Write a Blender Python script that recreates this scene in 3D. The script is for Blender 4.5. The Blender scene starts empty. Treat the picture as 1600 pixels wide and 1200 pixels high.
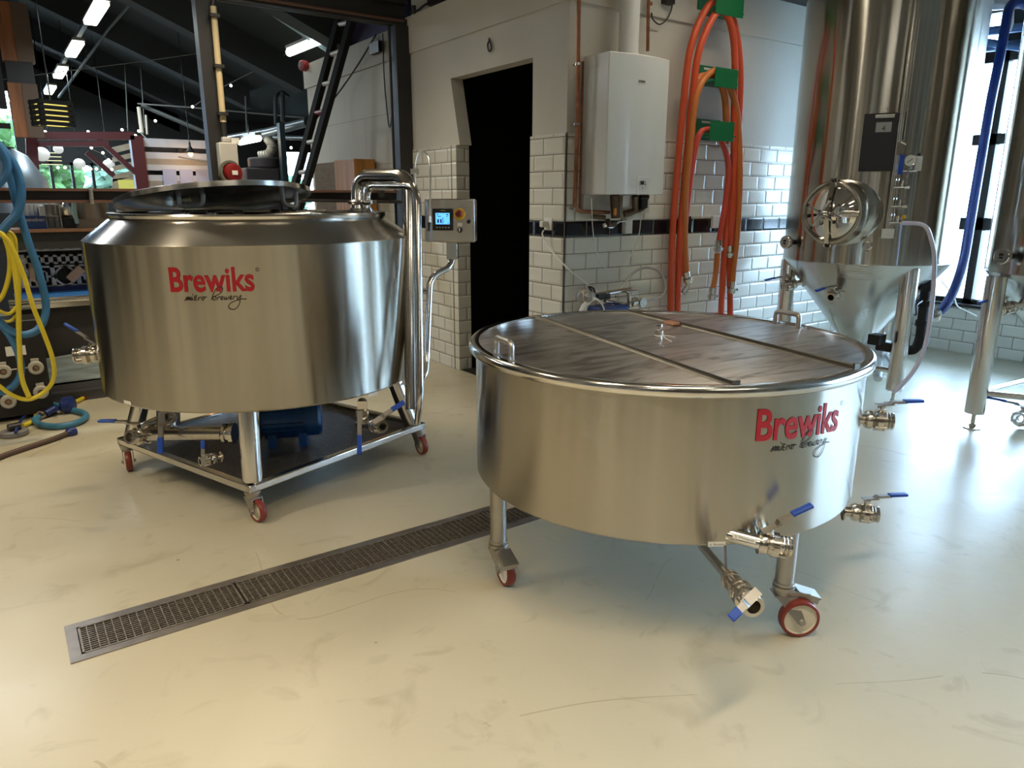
import bpy, math, random
import numpy as np
from mathutils import Vector, Matrix, noise
V = Vector
PI = math.pi
random.seed(7)
scene = bpy.context.scene
COL = scene.collection

# ------------------------------------------------------------------ camera
FPX = 1130.0
CAMZ = 1.40
YAW, PITCH, ROLL = math.radians(35.168), math.radians(14.443), math.radians(0.085)
fw = V((math.sin(YAW)*math.cos(PITCH), math.cos(YAW)*math.cos(PITCH), -math.sin(PITCH)))
rt0 = V((math.cos(YAW), -math.sin(YAW), 0)); up0 = rt0.cross(fw)
rt = rt0*math.cos(ROLL) + up0*math.sin(ROLL)
up = -rt0*math.sin(ROLL) + up0*math.cos(ROLL)
CAM = V((0, 0, CAMZ))
cd = bpy.data.cameras.new('camera'); cam = bpy.data.objects.new('camera', cd); COL.objects.link(cam)
cd.sensor_width = 36; cd.lens = FPX*36/1600; cd.clip_end = 200; cd.clip_start = 0.05
cam.matrix_world = Matrix(((rt.x, up.x, -fw.x, 0), (rt.y, up.y, -fw.y, 0), (rt.z, up.z, -fw.z, CAMZ), (0, 0, 0, 1)))
scene.camera = cam

# ------------------------------------------------------------------ world, exposure
w = bpy.data.worlds.new('world'); scene.world = w; w.use_nodes = True
bg = w.node_tree.nodes['Background']; bg.inputs[0].default_value = (0.50, 0.72, 1.0, 1); bg.inputs[1].default_value = 27.0
scene.view_settings.view_transform = 'Standard'; scene.view_settings.look = 'None'
scene.view_settings.exposure = 0.18; scene.view_settings.gamma = 1
scene.view_settings.use_curve_mapping = False
scene.cycles.max_bounces = 8; scene.cycles.glossy_bounces = 5; scene.cycles.diffuse_bounces = 4

def area(name, loc, size, power, color, rot=(0, 0, 0)):
    l = bpy.data.lights.new(name, 'AREA'); l.shape = 'RECTANGLE'; l.size, l.size_y = size
    l.energy = power; l.color = color
    o = bpy.data.objects.new(name, l); o.location = loc; o.rotation_euler = rot; COL.objects.link(o); return o
WARM = (1.0, 0.84, 0.58)
# the brewery's ceiling tubes (their fixtures are built further down, right above each light)
LAMPS = [(-1.6, 3.2, 32), (-.9, 1.2, 32), (0.9, .4, 24), (-1.6, -1.2, 14), (1.4, -1.6, 12), (1.2, 4.9, 24), (4.0, 3.0, 10)]
for x, y, pw in LAMPS:
    area('tube_light', (x, y, 3.13), (1.4, 0.16), pw, WARM).data.spread = math.radians(125)

# ------------------------------------------------------------------ rays from the camera to known planes
def ray(x, y):
    d = rt*(x-800) - up*(y-600) + fw*FPX
    return d.normalized()
def P(x, y, X=None, Y=None, Z=None, D=None):
    d = ray(x, y)
    if Z is not None: t = (Z-CAMZ)/d.z
    elif X is not None: t = X/d.x
    elif Y is not None: t = Y/d.y
    else: t = D/d.dot(fw)
    return CAM + d*t
def PC(x, y, cx, cy, R):
    d = ray(x, y); a = d.x*d.x+d.y*d.y; b = -2*(d.x*cx+d.y*cy); c = cx*cx+cy*cy-R*R
    q = b*b-4*a*c
    t = (-b-math.sqrt(max(q, 0)))/(2*a)
    return CAM + d*t

# ------------------------------------------------------------------ materials
MATS = {}
def mat(name, col, rough=0.5, metal=0.0, emit=None, es=1.0, bump=0.0, bscale=30, var=0.0, vscale=4, stretch=(1, 1, 1), coat=0, spec=0.5, trans=0):
    if name in MATS: return MATS[name]
    m = bpy.data.materials.new(name); m.use_nodes = True; MATS[name] = m
    nt = m.node_tree; b = nt.nodes['Principled BSDF']
    b.inputs['Base Color'].default_value = (*col, 1); b.inputs['Roughness'].default_value = rough
    b.inputs['Metallic'].default_value = metal; b.inputs['Specular IOR Level'].default_value = spec
    b.inputs['Coat Weight'].default_value = coat; b.inputs['Transmission Weight'].default_value = trans
    if emit: b.inputs['Emission Color'].default_value = (*emit, 1); b.inputs['Emission Strength'].default_value = es
    tc = nt.nodes.new('ShaderNodeTexCoord'); mp = nt.nodes.new('ShaderNodeMapping'); mp.inputs['Scale'].default_value = stretch
    nt.links.new(tc.outputs['Object'], mp.inputs[0])
    if var:
        n = nt.nodes.new('ShaderNodeTexNoise'); n.inputs['Scale'].default_value = vscale; n.inputs['Detail'].default_value = 6
        nt.links.new(mp.outputs[0], n.inputs[0])
        r = nt.nodes.new('ShaderNodeMapRange'); r.inputs[1].default_value = .3; r.inputs[2].default_value = .7
        r.inputs[3].default_value = 1-var; r.inputs[4].default_value = 1+var
        nt.links.new(n.outputs[0], r.inputs[0])
        mx = nt.nodes.new('ShaderNodeVectorMath'); mx.operation = 'SCALE'; mx.inputs[0].default_value = col
        nt.links.new(r.outputs[0], mx.inputs['Scale']); nt.links.new(mx.outputs[0], b.inputs['Base Color'])
    if bump:
        n = nt.nodes.new('ShaderNodeTexNoise'); n.inputs['Scale'].default_value = bscale; n.inputs['Detail'].default_value = 4
        nt.links.new(mp.outputs[0], n.inputs[0])
        bp = nt.nodes.new('ShaderNodeBump'); bp.inputs['Strength'].default_value = bump; bp.inputs['Distance'].default_value = .01
        nt.links.new(n.outputs[0], bp.inputs['Height']); nt.links.new(bp.outputs[0], b.inputs['Normal'])
    return m
def steel(name, col=(.60, .585, .56), rough=.3, aniso=.75, grain=.12, smudge=.1, smscale=3, stretch=(1, 1, 60), arot=.0, tint2=None):
    m = bpy.data.materials.new(name); m.use_nodes = True; nt = m.node_tree; b = nt.nodes['Principled BSDF']
    b.inputs['Metallic'].default_value = 1; b.inputs['Base Color'].default_value = (*col, 1)
    b.inputs['Anisotropic'].default_value = aniso; b.inputs['Anisotropic Rotation'].default_value = arot
    tg = nt.nodes.new('ShaderNodeTangent'); tg.direction_type = 'RADIAL'; tg.axis = 'Z'
    nt.links.new(tg.outputs[0], b.inputs['Tangent'])
    tc = nt.nodes.new('ShaderNodeTexCoord'); mp = nt.nodes.new('ShaderNodeMapping'); mp.inputs['Scale'].default_value = stretch
    nt.links.new(tc.outputs['Object'], mp.inputs[0])
    n = nt.nodes.new('ShaderNodeTexNoise'); n.inputs['Scale'].default_value = 5; n.inputs['Detail'].default_value = 6
    nt.links.new(mp.outputs[0], n.inputs[0])
    n2 = nt.nodes.new('ShaderNodeTexNoise'); n2.inputs['Scale'].default_value = smscale; n2.inputs['Detail'].default_value = 8; n2.inputs['Distortion'].default_value = .8
    nt.links.new(tc.outputs['Object'], n2.inputs[0])
    ad = nt.nodes.new('ShaderNodeMath'); ad.operation = 'MULTIPLY_ADD'; ad.inputs[1].default_value = grain; ad.inputs[2].default_value = rough-grain/2-smudge/2
    nt.links.new(n.outputs[0], ad.inputs[0])
    ad2 = nt.nodes.new('ShaderNodeMath'); ad2.operation = 'MULTIPLY_ADD'; ad2.inputs[1].default_value = smudge
    nt.links.new(n2.outputs[0], ad2.inputs[0]); nt.links.new(ad.outputs[0], ad2.inputs[2]); nt.links.new(ad2.outputs[0], b.inputs['Roughness'])
    MATS[name] = m; return m
ST_TANK = steel('brushed_steel', (.44, .41, .355), .20, 1.0, .012, .03, arot=.25)
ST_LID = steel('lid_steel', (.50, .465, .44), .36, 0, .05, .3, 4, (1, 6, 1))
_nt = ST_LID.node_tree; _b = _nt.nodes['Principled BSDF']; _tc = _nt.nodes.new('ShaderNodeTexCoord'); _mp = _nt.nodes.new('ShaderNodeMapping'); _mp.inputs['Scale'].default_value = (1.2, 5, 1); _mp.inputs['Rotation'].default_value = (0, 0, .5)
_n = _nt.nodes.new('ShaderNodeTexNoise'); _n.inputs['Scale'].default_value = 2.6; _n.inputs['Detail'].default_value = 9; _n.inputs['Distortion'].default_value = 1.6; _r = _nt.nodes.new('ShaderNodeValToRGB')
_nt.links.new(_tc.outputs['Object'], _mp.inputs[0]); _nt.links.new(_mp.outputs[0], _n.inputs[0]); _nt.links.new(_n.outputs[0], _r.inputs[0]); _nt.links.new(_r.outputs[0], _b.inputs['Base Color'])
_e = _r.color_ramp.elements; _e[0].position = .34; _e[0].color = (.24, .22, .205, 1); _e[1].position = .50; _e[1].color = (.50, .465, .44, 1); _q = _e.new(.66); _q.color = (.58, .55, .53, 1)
ST_RIDGE = mat('ridge_steel', (.20, .185, .16), .35, 1, var=.1, vscale=10)
ST_CONE = steel('shoulder_steel', (.55, .52, .48), .24, .8, .06, .12, arot=.25)
ST_FERM = steel('fermenter_steel', (.50, .475, .43), .17, 1.0, .012, .03, arot=.25)
ST_FCONE = steel('fermenter_cone_steel', (.55, .54, .52), .26, .8, .03, .08, arot=.25)
ST_DOOR = mat('manway_mirror_steel', (.78, .76, .74), .04, 1)
ST_PIPE = mat('polished_pipe_steel', (.68, .66, .63), .16, 1, var=.05, vscale=8)
ST_FIT = mat('fitting_steel', (.58, .55, .51), .22, 1, var=.1, vscale=40)
ST_DULL = mat('dull_steel', (.42, .40, .37), .42, 1, var=.12, vscale=12)
ST_DARK = mat('worn_dark_steel', (.16, .15, .14), .45, 1, var=.2, vscale=20)
BLUEGRIP = mat('blue_vinyl_grip', (.015, .07, .42), .38)
BLACK = mat('black_plastic', (.012, .012, .013), .4)
BLACKM = mat('black_painted_steel', (.022, .021, .022), .5)
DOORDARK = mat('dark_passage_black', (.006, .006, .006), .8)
CEIL = mat('dark_ceiling_paint', (.20, .19, .17), .8)
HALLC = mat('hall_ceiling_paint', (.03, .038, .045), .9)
WHITEP = mat('white_plaster', (.56, .54, .49), .75, bump=.12, bscale=60, var=.04, vscale=2)
WHITEPL = mat('white_plastic', (.78, .78, .76), .3)
BOILERW = mat('boiler_enamel_white', (.74, .76, .77), .22, coat=.4)
FLUEW = mat('flue_white', (.72, .73, .73), .4)
COPPER = mat('copper_pipe', (.36, .15, .085), .35, 1, var=.25, vscale=20)
GREENP = mat('green_plastic', (.005, .16, .06), .35)
HOSER = mat('red_orange_rubber', (.62, .085, .03), .42, bump=.1, bscale=80, var=.1, vscale=5)
HOSEB = mat('brown_orange_rubber', (.55, .17, .04), .45, bump=.1, bscale=80, var=.1, vscale=5)
HOSEBLUE = mat('blue_hose_rubber', (.04, .17, .38), .4, var=.1, vscale=8)
HOSEYEL = mat('yellow_hose', (.72, .58, .04), .35, var=.08, vscale=8)
HOSEDB = mat('deep_blue_braided_hose', (.004, .025, .17), .3, bump=.4, bscale=120)
HOSECL = mat('clear_milky_hose', (.60, .60, .80), .25)
TYRE = mat('red_polyurethane', (.20, .028, .02), .4)
HUB = mat('cream_nylon', (.66, .62, .52), .5)
HUBW = mat('white_nylon', (.82, .84, .86), .4)
REDLOGO = mat('red_vinyl', (.36, .003, .012), .5)
BLACKLOGO = mat('black_vinyl', (.01, .008, .008), .45)
LABELW = mat('white_label_paper', (.78, .78, .74), .6)
MOTORB = mat('motor_blue_paint', (.008, .07, .22), .4)
PUMPB = mat('pump_blue_paint', (.01, .04, .20), .4)
MAROON = mat('maroon_painted_steel', (.10, .018, .025), .5)
LITWOOD = mat('lit_orange_timber', (.36, .13, .05), .6, var=.35, vscale=3, stretch=(6, 6, .6))
SHADEWOOD = mat('shaded_taupe_timber', (.17, .11, .08), .7)
WOODO = mat('orange_stained_wood', (.36, .16, .035), .5, var=.3, vscale=3, stretch=(8, 8, .8))
WOODB = mat('brown_wood', (.20, .10, .055), .5, var=.2, vscale=6)
CREAMPIPE = mat('cream_pipe_lagging', (.62, .50, .30), .6)
GREYBOX = mat('grey_enclosure', (.52, .50, .47), .5)
REDP = mat('red_plastic', (.20, .008, .010), .4)
YELP = mat('yellow_plastic', (.75, .42, .01), .4)
PLATF = mat('platform_tread', (.10, .095, .09), .5, .6, bump=.6, bscale=90, var=.2, vscale=30)

def glass_mat():
    m = bpy.data.materials.new('window_glass'); m.use_nodes = True; nt = m.node_tree; nt.nodes.clear()
    o = nt.nodes.new('ShaderNodeOutputMaterial'); mx = nt.nodes.new('ShaderNodeMixShader'); t = nt.nodes.new('ShaderNodeBsdfTransparent')
    g = nt.nodes.new('ShaderNodeBsdfGlossy'); g.inputs['Roughness'].default_value = .02; fr = nt.nodes.new('ShaderNodeFresnel'); fr.inputs[0].default_value = 1.45
    t.inputs[0].default_value = (.95, .98, .98, 1)
    nt.links.new(fr.outputs[0], mx.inputs[0]); nt.links.new(t.outputs[0], mx.inputs[1]); nt.links.new(g.outputs[0], mx.inputs[2]); nt.links.new(mx.outputs[0], o.inputs[0])
    return m
GLASS = glass_mat()

ROWH = 0.1045
def tile_mat(name, axis, col, mortar, z0):
    m = bpy.data.materials.new(name); m.use_nodes = True; nt = m.node_tree; b = nt.nodes['Principled BSDF']
    g = nt.nodes.new('ShaderNodeNewGeometry'); s = nt.nodes.new('ShaderNodeSeparateXYZ'); c = nt.nodes.new('ShaderNodeCombineXYZ')
    nt.links.new(g.outputs['Position'], s.inputs[0]); nt.links.new(s.outputs[axis], c.inputs[0])
    sb = nt.nodes.new('ShaderNodeMath'); sb.operation = 'SUBTRACT'; sb.inputs[1].default_value = z0-40*ROWH
    nt.links.new(s.outputs[2], sb.inputs[0]); nt.links.new(sb.outputs[0], c.inputs[1])
    def brick(ms, sm):
        k = nt.nodes.new('ShaderNodeTexBrick'); k.inputs['Scale'].default_value = 1; k.inputs['Brick Width'].default_value = .2075
        k.inputs['Row Height'].default_value = ROWH; k.inputs['Mortar Size'].default_value = ms; k.inputs['Mortar Smooth'].default_value = sm
        k.offset = .5; k.inputs['Bias'].default_value = 0
        nt.links.new(c.outputs[0], k.inputs[0]); return k
    k = brick(.0022, .1)
    k.inputs['Color1'].default_value = (*col, 1); k.inputs['Color2'].default_value = (col[0]*.95, col[1]*.95, col[2]*.94, 1); k.inputs['Mortar'].default_value = (*mortar, 1)
    nt.links.new(k.outputs[0], b.inputs['Base Color'])
    k2 = brick(.016, 1.0)
    iv = nt.nodes.new('ShaderNodeMath'); iv.operation = 'SUBTRACT'; iv.inputs[0].default_value = 1
    nt.links.new(k2.outputs['Fac'], iv.inputs[1])
    bp = nt.nodes.new('ShaderNodeBump'); bp.inputs['Strength'].default_value = .8; bp.inputs['Distance'].default_value = .006
    nt.links.new(iv.outputs[0], bp.inputs['Height']); nt.links.new(bp.outputs[0], b.inputs['Normal'])
    b.inputs['Roughness'].default_value = .16
    return m
TWX = tile_mat('white_metro_tile_x', 0, (.74, .73, .67), (.16, .14, .12), 1.147)
TWY = tile_mat('white_metro_tile_y', 1, (.74, .73, .67), (.10, .09, .08), 1.147)
TBX = tile_mat('black_metro_tile_x', 0, (.012, .013, .018), (.3, .3, .28), 1.147)
TBY = tile_mat('black_metro_tile_y', 1, (.012, .013, .018), (.3, .3, .28), 1.147)

def floor_mat():
    m = bpy.data.materials.new('epoxy_floor'); m.use_nodes = True; nt = m.node_tree; b = nt.nodes['Principled BSDF']
    g = nt.nodes.new('ShaderNodeNewGeometry')
    def nz(sc, det, dist=0, st=(1, 1, 1)):
        mp = nt.nodes.new('ShaderNodeMapping'); mp.inputs['Scale'].default_value = st; nt.links.new(g.outputs['Position'], mp.inputs[0])
        n = nt.nodes.new('ShaderNodeTexNoise'); n.inputs['Scale'].default_value = sc; n.inputs['Detail'].default_value = det; n.inputs['Distortion'].default_value = dist
        nt.links.new(mp.outputs[0], n.inputs[0]); return n
    def ramp(src, stops):
        r = nt.nodes.new('ShaderNodeValToRGB'); nt.links.new(src, r.inputs[0]); e = r.color_ramp.elements
        e[0].position, e[0].color = stops[0][0], (*stops[0][1], 1); e[1].position, e[1].color = stops[-1][0], (*stops[-1][1], 1)
        for p, c in stops[1:-1]: q = e.new(p); q.color = (*c, 1)
        return r
    base = ramp(nz(.8, 7, .6).outputs[0], [(.3, (.45, .41, .30)), (.55, (.515, .47, .355)), (.72, (.55, .51, .39))])
    st = ramp(nz(5, 8, 1.5).outputs[0], [(.28, (.84, .83, .80)), (.42, (1, 1, 1)), (1, (1, 1, 1))])
    mx = nt.nodes.new('ShaderNodeMixRGB'); mx.blend_type = 'MULTIPLY'; mx.inputs[0].default_value = 1
    nt.links.new(base.outputs[0], mx.inputs[1]); nt.links.new(st.outputs[0], mx.inputs[2])
    # scattered small specks
    vo = nt.nodes.new('ShaderNodeTexVoronoi'); vo.inputs['Scale'].default_value = 3.2; nt.links.new(g.outputs['Position'], vo.inputs[0])
    sp = ramp(vo.outputs['Distance'], [(.012, (.35, .3, .25)), (.03, (1, 1, 1)), (1, (1, 1, 1))])
    mx2 = nt.nodes.new('ShaderNodeMixRGB'); mx2.blend_type = 'MULTIPLY'; mx2.inputs[0].default_value = .8
    nt.links.new(mx.outputs[0], mx2.inputs[1]); nt.links.new(sp.outputs[0], mx2.inputs[2])
    # long thin scratches: contour lines of a slow noise, broken up by another
    cn = nz(.55, 1, .2); ab = nt.nodes.new('ShaderNodeMath'); ab.operation = 'COMPARE'; ab.inputs[1].default_value = .5; ab.inputs[2].default_value = .0007
    nt.links.new(cn.outputs[0], ab.inputs[0])
    gt = nt.nodes.new('ShaderNodeMath'); gt.operation = 'GREATER_THAN'; gt.inputs[1].default_value = .52; nt.links.new(nz(1.3, 2, 0, (1.3, 1, 1)).outputs[0], gt.inputs[0])
    ml = nt.nodes.new('ShaderNodeMath'); ml.operation = 'MULTIPLY'; nt.links.new(ab.outputs[0], ml.inputs[0]); nt.links.new(gt.outputs[0], ml.inputs[1])
    mx3 = nt.nodes.new('ShaderNodeMixRGB'); mx3.blend_type = 'MULTIPLY'; mx3.inputs[2].default_value = (.80, .77, .72, 1)
    nt.links.new(ml.outputs[0], mx3.inputs[0]); nt.links.new(mx2.outputs[0], mx3.inputs[1])
    nt.links.new(mx3.outputs[0], b.inputs['Base Color'])
    rr = nt.nodes.new('ShaderNodeMapRange'); rr.inputs[3].default_value = .22; rr.inputs[4].default_value = .42
    nt.links.new(nz(2.5, 6).outputs[0], rr.inputs[0]); nt.links.new(rr.outputs[0], b.inputs['Roughness'])
    bp = nt.nodes.new('ShaderNodeBump'); bp.inputs['Strength'].default_value = .08; bp.inputs['Distance'].default_value = .02
    nt.links.new(nz(9, 4).outputs[0], bp.inputs['Height']); nt.links.new(bp.outputs[0], b.inputs['Normal'])
    return m
FLOOR = floor_mat()

# ------------------------------------------------------------------ mesh builder
def frame_of(d):
    d = V(d).normalized(); a = V((0, 0, 1)) if abs(d.z) < .9 else V((1, 0, 0))
    x = a.cross(d).normalized(); y = d.cross(x).normalized(); return x, y, d
class MB:
    def __init__(s): s.v = []; s.f = []
    def add(s, vs, fs):
        o = len(s.v); s.v += [V(p) for p in vs]; s.f += [[i+o for i in f] for f in fs]; return s
    def box(s, a, b):
        x0, x1 = sorted((a[0], b[0])); y0, y1 = sorted((a[1], b[1])); z0, z1 = sorted((a[2], b[2]))
        return s.add([(x, y, z) for z in (z0, z1) for y in (y0, y1) for x in (x0, x1)],
                     [(0, 2, 3, 1), (4, 5, 7, 6), (0, 1, 5, 4), (2, 6, 7, 3), (0, 4, 6, 2), (1, 3, 7, 5)])
    def obox(s, c, ax, ay, az, hx, hy, hz):
        c, ax, ay, az = V(c), V(ax).normalized(), V(ay).normalized(), V(az).normalized()
        return s.add([c+ax*hx*i+ay*hy*j+az*hz*k for k in (-1, 1) for j in (-1, 1) for i in (-1, 1)],
                     [(0, 2, 3, 1), (4, 5, 7, 6), (0, 1, 5, 4), (2, 6, 7, 3), (0, 4, 6, 2), (1, 3, 7, 5)])
    def bar(s, p, q, wd, ht, upv=(0, 0, 1)):
        p, q = V(p), V(q); d = (q-p).normalized(); u = V(upv); x = d.cross(u)
        if x.length < 1e-4: x = d.cross(V((1, 0, 0)))
        x.normalize(); u = x.cross(d)
        return s.obox((p+q)/2, x, d, u, wd/2, (q-p).length/2, ht/2)
    def lathe(s, p, d, prof, n=32, cap=True, xy=None):
        x, y, d = frame_of(d) if xy is None else (V(xy[0]), V(xy[1]), V(d).normalized())
        vs = []; fs = []
        for t, r in prof:
            for i in range(n):
                a = 2*PI*i/n; vs.append(V(p)+d*t+x*(r*math.cos(a))+y*(r*math.sin(a)))
        for k in range(len(prof)-1):
            for i in range(n):
                j = (i+1) % n; fs.append((k*n+i, k*n+j, (k+1)*n+j, (k+1)*n+i))
        if cap:
            if prof[0][1] > 1e-5: fs.append(tuple(range(n))[::-1])
            if prof[-1][1] > 1e-5: fs.append(tuple((len(prof)-1)*n+i for i in range(n)))
        return s.add(vs, fs)
    def cyl(s, p, q, r, n=20, r2=None):
        p, q = V(p), V(q); return s.lathe(p, q-p, [(0, r), ((q-p).length, r if r2 is None else r2)], n)
    def ring(s, p, d, r, R, h, n=32):
        return s.lathe(p, d, [(0, r), (0, R), (h, R), (h, r), (0, r)], n, cap=False)
    def tube(s, pts, r, n=12, close=False):
        pts = [V(p) for p in pts]; m = len(pts); rs = r if isinstance(r, (list, tuple)) else [r]*m
        T = []
        for i in range(m):
            a = pts[(i-1) % m] if (close or i > 0) else pts[i]; b = pts[(i+1) % m] if (close or i < m-1) else pts[i]
            t = b-a; T.append(t.normalized() if t.length > 1e-9 else V((0, 0, 1)))
        x, y, _ = frame_of(T[0]); vs = []; fs = []
        for i in range(m):
            x = (x-T[i]*x.dot(T[i])).normalized(); y = T[i].cross(x)
            for k in range(n):
                a = 2*PI*k/n; vs.append(pts[i]+x*(rs[i]*math.cos(a))+y*(rs[i]*math.sin(a)))
        for i in range(m if close else m-1):
            j = (i+1) % m
            for k in range(n):
                l = (k+1) % n; fs.append((i*n+k, i*n+l, j*n+l, j*n+k))
        if not close: fs.append(tuple(range(n))[::-1]); fs.append(tuple((m-1)*n+k for k in range(n)))
        return s.add(vs, fs)
    def prism(s, poly, off):
        poly = [V(p) for p in poly]; off = V(off); n = len(poly)
        return s.add(poly+[p+off for p in poly], [tuple(range(n))[::-1], tuple(range(n, 2*n))]+[(i, (i+1) % n, n+(i+1) % n, n+i) for i in range(n)])
    def sphere(s, c, r, n=16, sq=1.0):
        return s.lathe(V(c)-V((0, 0, r*sq)), (0, 0, 1), [(r*sq*(1-math.cos(PI*k/n)), r*math.sin(PI*k/n)+1e-6) for k in range(n+1)], n, cap=False)
def catmull(pts, k=8):
    pts = [V(p) for p in pts]
    if len(pts) < 3: return pts
    P0 = [pts[0]*2-pts[1]]+pts+[pts[-1]*2-pts[-2]]; out = []
    for i in range(1, len(P0)-2):
        a, b, c, d = P0[i-1:i+3]
        for j in range(k):
            t = j/k; out.append(.5*((2*b)+(c-a)*t+(2*a-5*b+4*c-d)*t*t+(3*b-a-3*c+d)*t**3))
    out.append(pts[-1]); return out
def rounded(pts, rad, k=6):
    pts = [V(p) for p in pts]; out = [pts[0]]
    for i in range(1, len(pts)-1):
        a, b, c = pts[i-1:i+2]; rr = min(rad, (a-b).length*.49, (c-b).length*.49)
        p = b+(a-b).normalized()*rr; q = b+(c-b).normalized()*rr
        for j in range(k+1):
            t = j/k; out.append(p*(1-t)**2+b*2*t*(1-t)+q*t*t)
    out.append(pts[-1]); return out

ORG = {}
def link(name, me, par=None, loc=(0, 0, 0)):
    o = bpy.data.objects.new(name, me); COL.objects.link(o)
    if par: o.parent = par
    else: o.location = loc
    return o
def setprops(o, label=None, cat=None, group=None, kind=None):
    if label: o['label'] = label
    if cat: o['category'] = cat
    if group: o['group'] = group
    if kind: o['kind'] = kind
    return o
def thing(name, label, cat, loc, group=None):
    o = bpy.data.objects.new(name, None); o.empty_display_size = .1; COL.objects.link(o); o.location = V(loc); ORG[o] = V(loc)
    return setprops(o, label, cat, group)
def obj(name, mb, m, par=None, label=None, cat=None, group=None, kind=None, bevel=0, ang=35, flat=False, seg=2):
    if par is not None: org = ORG[par]
    else:
        xs = [v.x for v in mb.v]; ys = [v.y for v in mb.v]; zs = [v.z for v in mb.v]
        org = V(((min(xs)+max(xs))/2, (min(ys)+max(ys))/2, min(zs)))
    me = bpy.data.meshes.new(name); me.from_pydata([tuple(v-org) for v in mb.v], [], mb.f); me.validate(); me.update()
    import bmesh
    bm = bmesh.new(); bm.from_mesh(me); bmesh.ops.recalc_face_normals(bm, faces=bm.faces); bm.to_mesh(me); bm.free()
    me.materials.append(m)
    if not flat:
        me.polygons.foreach_set('use_smooth', [True]*len(me.polygons)); me.set_sharp_from_angle(angle=math.radians(ang))
    o = link(name, me, par, org); ORG[o] = V(org)
    if bevel:
        b = o.modifiers.new('bevel', 'BEVEL'); b.width = bevel; b.segments = seg; b.limit_method = 'ANGLE'; b.angle_limit = math.radians(40)
    return setprops(o, label, cat, group, kind)
def struct(name, mb, m, par=None, **k):
    return obj(name, mb, m, par, kind=None if par else 'structure', **k)
def dup(root, loc, label=None, group=None, rz=0, name=None):
    r = root.copy(); COL.objects.link(r); r.location = V(loc); r.rotation_euler = (0, 0, rz)
    if label: r['label'] = label
    if group: r['group'] = group
    for ch in list(root.children):
        c = ch.copy(); COL.objects.link(c); c.parent = r
        for g in ch.children:
            d = g.copy(); COL.objects.link(d); d.parent = c
    return r

# ------------------------------------------------------------------ main measures
X0, Yc, Xw, Yf = 3.029, 3.712, 7.256, 5.833
ZT = 1.795          # top of the tiling
ZS0, ZS1 = 1.147, 1.2515
ZSEAM = 2.553
ZWT = 2.83
ZC = 3.35
XL, YB = -3.6, -3.6

# ---- floor with the recess of the drain
DX0, DX1, DY0, DY1 = 0.038, 2.70, 2.408, 2.592
b = MB()
for x0, x1, y0, y1 in ((-9, DX0, YB-.2, 24), (DX1, 12, YB-.2, 24), (DX0, DX1, YB-.2, DY0), (DX0, DX1, DY1, 24)):
    b.box((x0, y0, -.15), (x1, y1, 0))
struct('floor', b, FLOOR, flat=True)

# ---- door wall (x = X0) with the doorway
DRy0, DRy1, DRz = 4.085, 5.0, 2.285     # doorway in the plaster
def wallY(x0, x1, yy0, yy1, z0, z1, b): b.box((x0, yy0, z0), (x1, yy1, z1))
b = MB()
b.box((X0+.012, Yc+.012, 0), (X0+.25, 3.97, ZWT)); b.box((X0+.012, 3.97, 0), (X0+.12, DRy0, ZWT)); b.box((X0+.012, 5.14, 0), (X0+.12, Yf+.1, ZSEAM))
b.box((X0+.012, 5.14, ZSEAM), (X0+.12, Yf+.1, ZWT))
b.box((X0+.012, DRy0, DRz), (X0+.12, 5.14, ZWT))
# splayed left reveal of the doorway
b.prism([(X0+.012, 5.14, ZT), (X0+.012, 5.14, DRz), (X0+.012, 5.02, ZT)], (.108, 0, 0))
b.box((X0-.004, Yc+.012, ZSEAM), (X0+.02, Yf+.1, ZWT))
wl = struct('wall_left', b, WHITEP, flat=True)
BLK = bpy.data.materials.new('painted_block_wall'); BLK.use_nodes = True; nt = BLK.node_tree; pb_ = nt.nodes['Principled BSDF']; pb_.inputs['Roughness'].default_value = .75
g_ = nt.nodes.new('ShaderNodeNewGeometry'); s3 = nt.nodes.new('ShaderNodeSeparateXYZ'); c3 = nt.nodes.new('ShaderNodeCombineXYZ'); k3 = nt.nodes.new('ShaderNodeTexBrick')
nt.links.new(g_.outputs['Position'], s3.inputs[0]); nt.links.new(s3.outputs[1], c3.inputs[0]); nt.links.new(s3.outputs[2], c3.inputs[1]); nt.links.new(c3.outputs[0], k3.inputs[0])
k3.inputs['Scale'].default_value = 1; k3.inputs['Brick Width'].default_value = .9; k3.inputs['Row Height'].default_value = .425; k3.inputs['Mortar Size'].default_value = .004
k3.inputs['Color1'].default_value = (.50, .47, .41, 1); k3.inputs['Color2'].default_value = (.45, .425, .37, 1); k3.inputs['Mortar'].default_value = (.33, .31, .27, 1); nt.links.new(k3.outputs[0], pb_.inputs['Base Color'])
b = MB(); b.box((X0+.012, Yf+.1, 0), (X0+.12, 8.22, ZSEAM)); b.box((X0-.004, Yf+.1, ZSEAM), (X0+.12, 8.26, 2.79)); struct('wall_hall_block', b, BLK, flat=True)
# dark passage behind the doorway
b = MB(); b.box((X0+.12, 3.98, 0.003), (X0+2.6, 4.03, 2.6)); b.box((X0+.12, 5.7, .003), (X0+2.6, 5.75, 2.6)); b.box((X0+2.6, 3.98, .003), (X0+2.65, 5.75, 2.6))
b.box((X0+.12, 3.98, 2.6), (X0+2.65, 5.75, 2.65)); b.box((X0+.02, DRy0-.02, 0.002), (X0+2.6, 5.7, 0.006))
struct('wall_passage', b, DOORDARK, flat=True)
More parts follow.
